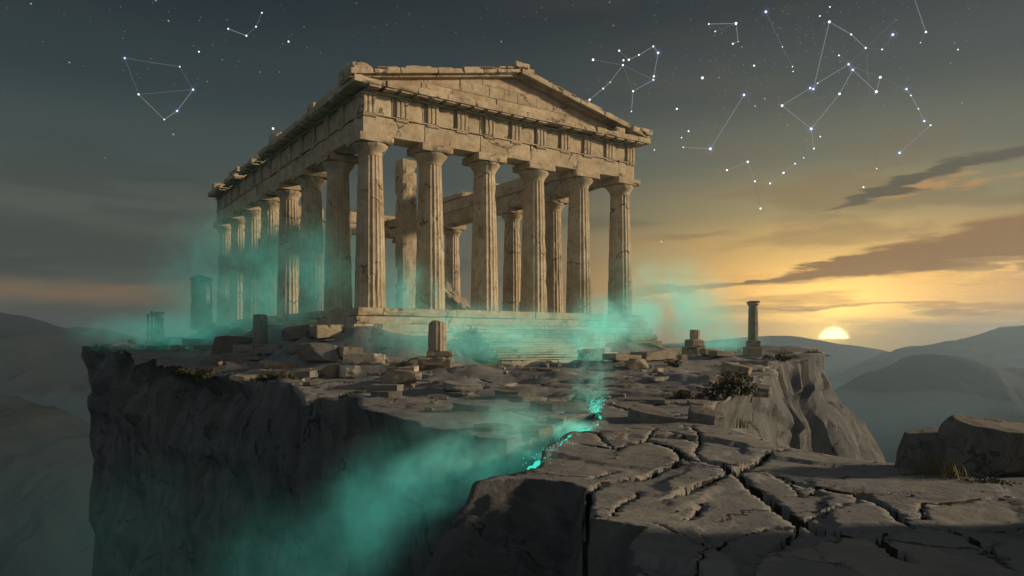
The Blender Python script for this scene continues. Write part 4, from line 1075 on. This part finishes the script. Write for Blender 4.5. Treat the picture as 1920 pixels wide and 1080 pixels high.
mist(1020, 852, 10.7, .38, .42, .12, 3.0, 1.5, 4.0, .32, .60, (0, 0, -.5), 18, label='small bright teal curl at the lower crevice')
mist(1078, 808, 13.5, .55, .85, .26, 3.0, 1.5, 2.8, .32, .60, (0, 0, -.5), 11, label='bright teal mist filling the crevice')
mist(885, 865, 11.8, 2.4, 1.8, .75, .95, 1.1, .85, .34, .70, (0, -.36, .2), 12, label='thick teal mist spilling out of the chasm mouth')
mist(725, 930, 13.0, 3.0, 2.0, 1.35, .45, .85, .6, .36, .72, (0, -.66, .2), 13, label='teal mist pouring down the chasm')
mist(560, 1050, 15, 4.0, 3.0, 1.7, .24, .66, .5, .34, .70, (0, -.5, .1), 14, label='dim teal mist spreading at the cliff foot')
mist(400, 1010, 26, 10.5, 6, 5.0, .032, .36, .22, .28, .7, (0, -.15, 0), 17, label='faint teal haze low on the left cliff face')
mist(955, 795, 13.6, 2.2, 1.4, .7, .55, .7, .9, .38, .68, (0, 0, .2), 15, label='thin teal veil over the far chasm rim')
mist(870, 660, 37, 3.4, 1.2, 1.0, .5, 1.0, .8, .40, .64, (0, 0, .3), 16, label='teal mist curling round the collapsed rock mass')

# valley fog: even density with an uneven top, deep below the plateau
def fog_bank():
    n = 40; xs = np.linspace(-900, 1200, n); ys = np.linspace(-60, 1100, n); X, Y = np.meshgrid(xs, ys); P = np.c_[X.ravel(), Y.ravel(), np.zeros(n * n)]
    zt = -38 + 20 * fbm(P * .011, 4, 95)
    V = np.concatenate([np.c_[P[:, :2], zt], np.c_[P[:, :2], np.full(n * n, -130.0)]]); S = n * n; Fc = []
    for j in range(n - 1):
        for i in range(n - 1):
            a = j * n + i; Fc.append((a, a + 1, a + n + 1, a + n)); Fc.append((S + a, S + a + n, S + a + n + 1, S + a + 1))
    for i in range(n - 1):
        Fc.append((i + 1, i, S + i, S + i + 1)); b = (n - 1) * n + i; Fc.append((b, b + 1, S + b + 1, S + b))
        c = i * n; Fc.append((c, c + n, S + c + n, S + c)); e = i * n + n - 1; Fc.append((e + n, e, S + e, S + e + n))
    m, nn = material('valley_fog'); pv = nn.new('ShaderNodeVolumePrincipled'); pv.inputs['Color'].default_value = (.17, .31, .40, 1); pv.inputs['Anisotropy'].default_value = .35; pv.inputs['Density'].default_value = .003
    o = nn.new('ShaderNodeOutputMaterial'); nn.L(pv.outputs[0], o.inputs['Volume'])
    tag(mesh_obj('valley_fog', V, Fc, m, None, True), 'grey fog filling the valley below the cliffs', 'fog', None, 'stuff')
fog_bank()
def haze():
    x0, x1, y0, y1, z0, z1 = -2600, 2600, -700, 2450, -140, 58
    V = [(x, y, z) for z in (z0, z1) for y in (y0, y1) for x in (x0, x1)]
    Fc = [(0, 2, 3, 1), (4, 5, 7, 6), (0, 1, 5, 4), (2, 6, 7, 3), (0, 4, 6, 2), (1, 3, 7, 5)]
    m, n = material('haze'); pv = n.new('ShaderNodeVolumePrincipled'); pv.inputs['Color'].default_value = (.44, .61, .78, 1)
    pv.inputs['Density'].default_value = HAZE_D; pv.inputs['Anisotropy'].default_value = .55
    o = n.new('ShaderNodeOutputMaterial'); n.L(pv.outputs[0], o.inputs['Volume'])
    tag(mesh_obj('haze', V, Fc, m), 'pale evening haze over the whole valley', 'haze', None, 'stuff')
HAZE_D = .00068
haze()

# ------------------------------------------------------------------ stars
DS = 3600.0
def sky_pt(px, py): return at(px, DS, py=py)
MAT['star'] = emit('star_white', (.92, .95, 1.0), 1.6); MAT['bluestar'] = emit('star_blue', (.62, .72, 1.0), 1.6)
MAT['line'] = emit('star_line_bright', (.75, .8, .82), .30); MAT['faint'] = emit('star_line_faint', (.7, .75, .78), .17); MAT['dim'] = emit('star_dim', (.75, .8, .8), .42)
m_, n_ = material('star_halo'); em = n_.new('ShaderNodeEmission'); em.inputs[0].default_value = (.25, .35, 1, 1); em.inputs[1].default_value = .0011
o_ = n_.new('ShaderNodeOutputMaterial'); n_.L(em.outputs[0], o_.inputs['Volume']); MAT['halo'] = m_
PX = DS / F
def star_mesh(p, r, mat, parent=None, name='star'):
    V, Fc = ICO[2]; o = mesh_obj(name, V * r * .78 * PX, Fc, MAT[mat], parent, True); o.location = p; return o
def constellation(label, stars, edges, halos=()):
    c = sum((sky_pt(s[0], s[1]) for s in stars), Vector()) / len(stars)
    e = empty('constellation', label, 'constellation', c, 0, 'constellations in the night sky')
    for i, s in enumerate(stars):
        st = star_mesh(sky_pt(s[0], s[1]) - c, s[2], 'bluestar' if i in halos else 'star', e)
        if i in halos:
            h = star_mesh((0, 0, 0), s[2] * 4.2, 'halo', st, 'star_halo')
    for a, b, k in edges:
        A, B = sky_pt(*stars[a][:2]) - c, sky_pt(*stars[b][:2]) - c
        mesh_obj('star_line', *tube([A, B], [.5 * PX * (1 if k else .8)] * 2, 6), MAT['line' if k else 'faint'], e)
constellation('ring of six joined blue-white stars high at the left', [(234, 109, 2.2), (337, 125, 1.6), (362, 168, 2.4), (332, 208, 2.4), (308, 224, 1.6), (260, 177, 2.3)], [(0, 1, 0), (1, 2, 0), (2, 3, 1), (3, 4, 1), (4, 5, 1), (5, 0, 0), (5, 2, 0)], (0, 2, 3))
constellation('small hook of four stars at the top left', [(428, 54, 2), (462, 67, 2), (480, 50, 1.8), (491, 24, 1.8)], [(0, 1, 1), (1, 2, 0), (2, 3, 0)])
constellation('dancer-shaped constellation just right of the pediment', [(1112, 112, 2.8), (1161, 95, 2.2), (1169, 113, 2.2), (1168, 122, 2.2), (1179, 112, 2.4), (1198, 103, 1.9), (1225, 87, 2), (1234, 99, 2.8), (1226, 143, 2.2), (1225, 149.5, 2.2), (1187, 171, 2.2), (1184, 209, 1.5), (1144, 154, 1.3), (1131, 166, 2), (1105.5, 187, 2.4)],
              [(4, 5, 1), (5, 6, 1), (6, 7, 1), (7, 8, 1), (9, 10, 1), (10, 11, 1), (3, 12, 1), (12, 13, 1), (13, 14, 1), (3, 10, 0), (0, 3, 0), (1, 4, 0), (3, 9, 0)], (7, 9))
constellation('small open square of stars at the top centre right', [(1329, 45, 1.8), (1380, 44, 3.1), (1384, 78, 1.0), (1374, 82, 2), (1341, 59, 1.6)], [(0, 1, 1), (1, 2, 1), (2, 3, 1), (4, 1, 0)])
constellation('bright blue star with a faint tail of two stars below', [(1436, 22, 3.0), (1467, 88, 1.2), (1486, 125, 1.4)], [(0, 1, 0), (1, 2, 0)], (0,))
constellation('three stars joined in a wide checkmark above the horizon glow', [(1281, 276, 1.4), (1332, 279, 3.3), (1395, 178, 2.8)], [(0, 1, 1), (1, 2, 1)], (1, 2))
constellation('largest many-limbed constellation at the upper right',
              [(1555, 41, 3), (1596, 64.5, 2.1), (1623, 90, 2.2), (1573, 104, 1.8), (1591, 120.5, 2.6), (1599, 131, 2.6), (1650.5, 145, 3), (1643, 172, 3.2), (1574, 176, 2.8), (1519, 165, 2.6), (1525, 167, 2.6), (1533, 156, 1.5), (1466.5, 198, 2.8), (1521, 241.5, 3.2), (1526, 278.5, 1.9), (1699.5, 167, 2.6), (1708, 179, 1.6), (1722, 204, 1.5), (1733, 227, 2.4), (1744.6, 235, 2), (1686.6, 286.6, 2.8), (1619, 351, 2), (1644, 316, 1.4), (1674, 65, 3), (1654, 92.6, 1.8), (1680, 37, .6)],
              [(0, 1, 1), (1, 2, 1), (0, 10, 1), (11, 4, 1), (11, 10, 1), (4, 5, 1), (5, 8, 1), (8, 13, 1), (13, 12, 1), (12, 9, 1), (13, 14, 1), (5, 7, 1), (7, 6, 1), (6, 15, 0), (15, 16, 1), (16, 17, 1), (17, 18, 1), (19, 20, 1), (20, 21, 0), (4, 2, 0), (7, 13, 0), (2, 25, 0), (3, 4, 0), (12, 8, 0), (4, 6, 0), (2, 24, 0), (24, 23, 0), (2, 22, 0)], (4, 5, 9, 10, 13, 15, 18, 23, 20))
constellation('short star pair hanging from the top edge at the right', [(1712, -10, 1.5), (1736, 60, 2.4), (1726, 80, 1.2)], [(0, 1, 1), (1, 2, 0)])
constellation('lowest kite-shaped constellation above the sunset', [(1402, 303.5, 2.6), (1469, 324, 2.5), (1490.6, 307, 1.8), (1507, 296, 1.3), (1444, 344, 2.2), (1426, 391, 2.4), (1415.6, 340, 2), (1363, 319, 2.2)],
              [(7, 0, 1), (0, 6, 1), (0, 1, 0), (1, 2, 1), (2, 3, 0), (1, 4, 1), (4, 5, 1), (6, 5, 0)])
loose = [(541, 78, 2, 'star'), (373, 97, 1.8, 'star'), (130, 117, 1.9, 'dim'), (325, 252, 2.2, 'dim'), (512, 241, 2.6, 'star'), (316, 39, 2, 'dim'), (58, 7, 2, 'dim'), (417, 112, 1.2, 'dim'), (292, 1, 1.8, 'dim'), (940, 78, 1.8, 'dim'), (1317, 146, 3.0, 'star'), (1269, 204, 2.2, 'star'), (1414, 123, 2.1, 'star'), (1434, 185, 2, 'dim'), (1416, 199, 2.2, 'dim'), (1291, 246, 2.0, 'star'), (1278, 258, 1.6, 'star'), (1227, 281, 1.4, 'star'), (1790, 80, 1.5, 'dim'), (1796, 93, 1.5, 'star'), (1782, 119, 1.4, 'dim'), (1804, 193, 1.6, 'dim'), (1668, 241, 1.2, 'dim'), (1653, 371, 1.3, 'dim'), (1556, 13, 1.6, 'star'), (1537, 30, 1.7, 'star'), (1143, 4, 1.5, 'dim'), (1150, 48, 1.4, 'dim'), (1348, 145, 1.6, 'dim'), (1391, 88, 1.5, 'dim'), (1487, 134, 1.3, 'star'), (1538, 256, 1.7, 'star'), (1512, 263, 1.3, 'dim'), (1476, 235, 1.4, 'dim'), (1240, 453, 1.3, 'star'), (197, 296, 1.2, 'dim'), (487, 135, 1.2, 'dim'), (524, 135, 1.2, 'dim'), (668, 6, 1.3, 'dim'), (570, 50, 1.2, 'dim')]
for px, py, r, mt in loose:
    o = star_mesh(sky_pt(px, py), r, mt)
    tag(o, 'single unjoined star in the darkening sky', 'star', 'loose stars')
rg = np.random.RandomState(12); m = MB(); V0, F0 = ICO[1]
for k in range(420):
    if k < 190: px, py = rg.normal(1470, 110), rg.normal(110, 75)
    else: px, py = rg.uniform(0, 1920), rg.uniform(0, 330) * rg.uniform(.2, 1)
    if py < 2 or py > 330: continue
    m.add(V0 * rg.uniform(.35, .85) * PX + np.array(sky_pt(px, py)), F0)
tag(m.build('star_dust', MAT['dim']), 'countless faint specks of stars across the upper sky', 'stars', None, 'stuff')

# ------------------------------------------------------------------ sky
world = bpy.data.worlds.new('World'); bpy.context.scene.world = world; world.use_nodes = True
wt = world.node_tree; wt.nodes.clear(); n = N(wt)
tc = n.new('ShaderNodeTexCoord'); dirv = n.vm('NORMALIZE', tc.outputs['Generated'])
sx = n.new('ShaderNodeSeparateXYZ'); n.L(dirv, sx.inputs[0]); X, Y, Zd = sx.outputs
el = n.m('MULTIPLY', n.m('ARCSINE', Zd), 57.2958)                 # elevation, degrees
az = n.m('MULTIPLY', n.m('ARCTAN2', X, Y), 57.2958)               # bearing from the view axis, degrees
t = n.m('DIVIDE', n.m('ADD', el, 6.0), 40.0)                      # -6..34 deg
def e(d): return (d + 6) / 40
cool = n.ramp(t, [(e(-5), srgb(62, 70, 72)), (e(-1), srgb(86, 88, 80)), (e(2), srgb(96, 92, 76)), (e(5), srgb(84, 86, 76)), (e(9), srgb(80, 86, 78)), (e(14), srgb(62, 73, 72)), (e(19), srgb(45, 57, 60)), (e(25), srgb(32, 42, 48)), (e(33), srgb(24, 31, 37))], 'EASE')
warm = n.ramp(t, [(e(-5), srgb(96, 88, 76)), (e(-1), srgb(222, 150, 74)), (e(1.5), srgb(255, 178, 78)), (e(4), srgb(228, 164, 84)), (e(7), srgb(176, 140, 84)), (e(10), srgb(122, 114, 86)), (e(14), srgb(84, 92, 84)), (e(19), srgb(56, 67, 70)), (e(25), srgb(37, 47, 53)), (e(33), srgb(27, 34, 39))], 'EASE')
SAZ, SEL = 24.3, .55
da = n.m('SUBTRACT', az, SAZ)
wmix = n.m('ADD', n.ss(n.m('ABSOLUTE', da), 2, 31, 1, 0), 0.0)
base = n.mix(wmix, cool, warm)
# glow round the sun
ang = n.m('SQRT', n.m('ADD', n.m('POWER', n.m('MULTIPLY', da, .62), 2.0), n.m('POWER', n.m('SUBTRACT', el, .5), 2.0)))
g1 = n.m('POWER', 2.718, n.m('MULTIPLY', ang, -.42)); g2 = n.m('POWER', 2.718, n.m('MULTIPLY', ang, -.16))
glow = n.vm('ADD', n.vm('SCALE', (1.0, .66, .14)), n.vm('SCALE', (.40, .23, .06)))
n.L(n.m('MULTIPLY', g1, 3.6), glow.node.inputs[0].links[0].from_node.inputs['Scale'])
n.L(n.m('MULTIPLY', g2, .95), glow.node.inputs[1].links[0].from_node.inputs['Scale'])
base = n.vm('ADD', base, glow)
# clouds: long flat banks
def cvec(a, b, z):
    cv = n.new('ShaderNodeCombineXYZ'); n.L(n.m('MULTIPLY', az, a), cv.inputs[0]); n.L(n.m('MULTIPLY', el, b), cv.inputs[1]); cv.inputs[2].default_value = z
    return cv.outputs[0]
cn = n.noise(cvec(.055, .30, 0), 1.0, 8, .52, .25)
cn2 = n.noise(cvec(.10, .75, 4.3), 1.0, 8, .56, .3)
fz = n.noise(cvec(.22, .9, 9.1), 1.0, 8, .6, .2)
warp = n.m('ADD', n.m('MULTIPLY', n.m('SUBTRACT', cn2, .5), 3.4), n.m('MULTIPLY', n.m('SUBTRACT', fz, .5), 1.6))
def bankmask(c0, az0, slope, h0, hs, aza, azb, soft=.55):
    """a long bank: centre elevation c0 at bearing az0, half height growing with bearing; returns (mask, signed height in the bank)"""
    a = n.m('SUBTRACT', az, az0)
    d = n.m('SUBTRACT', n.m('ADD', el, warp), n.m('ADD', c0, n.m('MULTIPLY', a, slope)))
    h = n.m('MAXIMUM', n.m('ADD', h0, n.m('MULTIPLY', a, hs)), .05)
    q = n.m('DIVIDE', d, h)
    m = n.m('MULTIPLY', n.ss(n.m('ABSOLUTE', q), 1 - soft, 1.05, 1, 0), n.ss(az, aza, azb))
    return m, q
sky = n.mix(n.m('MULTIPLY', n.m('MULTIPLY', n.ss(cn, .50, .60), n.ss(el, 9, 17, 1, .2)), .45), base, n.mix(wmix, srgb(58, 62, 58), srgb(118, 94, 62)))
# lower left: dark bank with a peach streak under it
left = n.ss(az, -12, -24)
m1 = n.m('MULTIPLY', n.ss(n.m('ABSOLUTE', n.m('SUBTRACT', n.m('ADD', el, warp), 6.6)), .6, 2.6, 1, 0), left)
sky = n.mix(n.m('MULTIPLY', m1, .75), sky, srgb(62, 66, 61))
m2 = n.m('MULTIPLY', n.ss(n.m('ABSOLUTE', n.m('SUBTRACT', n.m('ADD', el, n.m('MULTIPLY', warp, .7)), 3.3)), .1, 1.3, 1, 0), n.ss(az, -20, -31))
sky = n.mix(n.m('MULTIPLY', m2, .65), sky, srgb(146, 112, 76))
# right: broad brown bank, thin bars and a slanting bar higher up
for (c0, a0, sl, h0, hs, aa, ab, k, dk, lt) in ((4.9, 21, .13, .50, .105, 13, 18, .92, (138, 96, 52), (255, 196, 100)), (4.2, 12, .02, .40, .0, 8, 13, .6, (128, 104, 70), (250, 190, 100)),
                                            (2.6, 24, .0, .25, .0, 15, 20, .6, (206, 140, 70), (255, 208, 110)), (10.9, 28.5, .20, .45, .055, 20.5, 27, .8, (74, 69, 56), (164, 124, 72)), (8.6, 20, .05, .5, 0, 8, 14, .35, (104, 92, 66), (150, 116, 74))):
    mk, q = bankmask(c0, a0, sl, h0, hs, aa, ab)
    if c0 == 8.6: mk = n.m('MULTIPLY', mk, n.ss(az, 20, 14))
    if c0 == 4.2: mk = n.m('MULTIPLY', mk, n.ss(az, 26, 20))
    sky = n.mix(n.m('MULTIPLY', mk, k), sky, srgb(*dk))
    edge = n.m('MULTIPLY', n.m('MULTIPLY', n.ss(q, -1.7, -1.05), n.ss(q, -.85, -.45, 1, 0)), n.m('MULTIPLY', n.ss(az, aa, ab), n.ss(fz, .46, .6)))
    if c0 in (8.6,): continue
    sky = n.mix(n.m('MULTIPLY', edge, .85), sky, tuple(1.25 * c for c in srgb(*lt)))
wisp = n.m('MULTIPLY', n.m('MULTIPLY', n.ss(cn2, .52, .66), n.ss(el, 2, 8, 1, 0)), wmix)
sky = n.mix(n.m('MULTIPLY', wisp, .55), sky, srgb(178, 122, 66))
sd = n.m('SQRT', n.m('ADD', n.m('POWER', da, 2.0), n.m('POWER', n.m('SUBTRACT', el, .02), 2.0)))
disc = n.m('MULTIPLY', n.ss(sd, .72, 1.22, 1, 0), n.ss(el, .12, .30))
sunc = n.vm('SCALE', (6.5, 5.8, 3.0)); n.L(disc, sunc.node.inputs['Scale'])
sky = n.vm('ADD', sky, sunc)
back = n.m('MULTIPLY', n.ss(n.m('ABSOLUTE', n.m('SUBTRACT', az, 5.0)), 62, 120), n.m('MULTIPLY', n.ss(el, -6, 4), n.ss(el, 20, 75, 1, .25)))
dusk_fill = n.vm('SCALE', (.165, .19, .205)); back = n.m('MULTIPLY', back, n.ss(az, -60, 60, 1.35, .7)); n.L(back, dusk_fill.node.inputs['Scale'])  # extra sky brightness behind the camera, added as fill light
sky = n.vm('ADD', sky, dusk_fill)
bg = n.new('ShaderNodeBackground'); n.L(sky, bg.inputs[0]); bg.inputs[1].default_value = 1.0
ow = n.new('ShaderNodeOutputWorld'); n.L(bg.outputs[0], ow.inputs[0])
world.cycles.sampling_method = 'MANUAL'; world.cycles.sample_map_resolution = 1024

sun = bpy.data.lights.new('sun', 'SUN'); sun.energy = 4.8; sun.angle = R(4); sun.color = (1.0, .79, .53)
so = bpy.data.objects.new('sun', sun); C.objects.link(so)
AZ, EL = R(86), R(14.5)
dv = Vector((math.sin(AZ) * math.cos(EL), math.cos(AZ) * math.cos(EL), math.sin(EL)))
so.rotation_euler = dv.to_track_quat('Z', 'Y').to_euler()

cam = bpy.data.cameras.new('camera'); cam.sensor_width = 36; cam.lens = F / 1920 * 36; cam.shift_y = (HY - 540) / 1920
cam.clip_start = .1; cam.clip_end = 20000
co = bpy.data.objects.new('camera', cam); C.objects.link(co); co.location = (0, 0, EYE); co.rotation_euler = (R(90), 0, 0)
sc = bpy.context.scene; sc.camera = co
sc.view_settings.view_transform = 'Standard'; sc.view_settings.look = 'None'; sc.view_settings.exposure = .14; sc.view_settings.gamma = 1
cy = sc.cycles; cy.max_bounces = 5; cy.diffuse_bounces = 2; cy.glossy_bounces = 1; cy.volume_bounces = 1; cy.transparent_max_bounces = 16; cy.transmission_bounces = 1
cy.sample_clamp_indirect = 2.0; cy.use_denoising = True; cy.volume_step_rate = 1.0; cy.volume_max_steps = 128
cy.caustics_reflective = False; cy.caustics_refractive = False
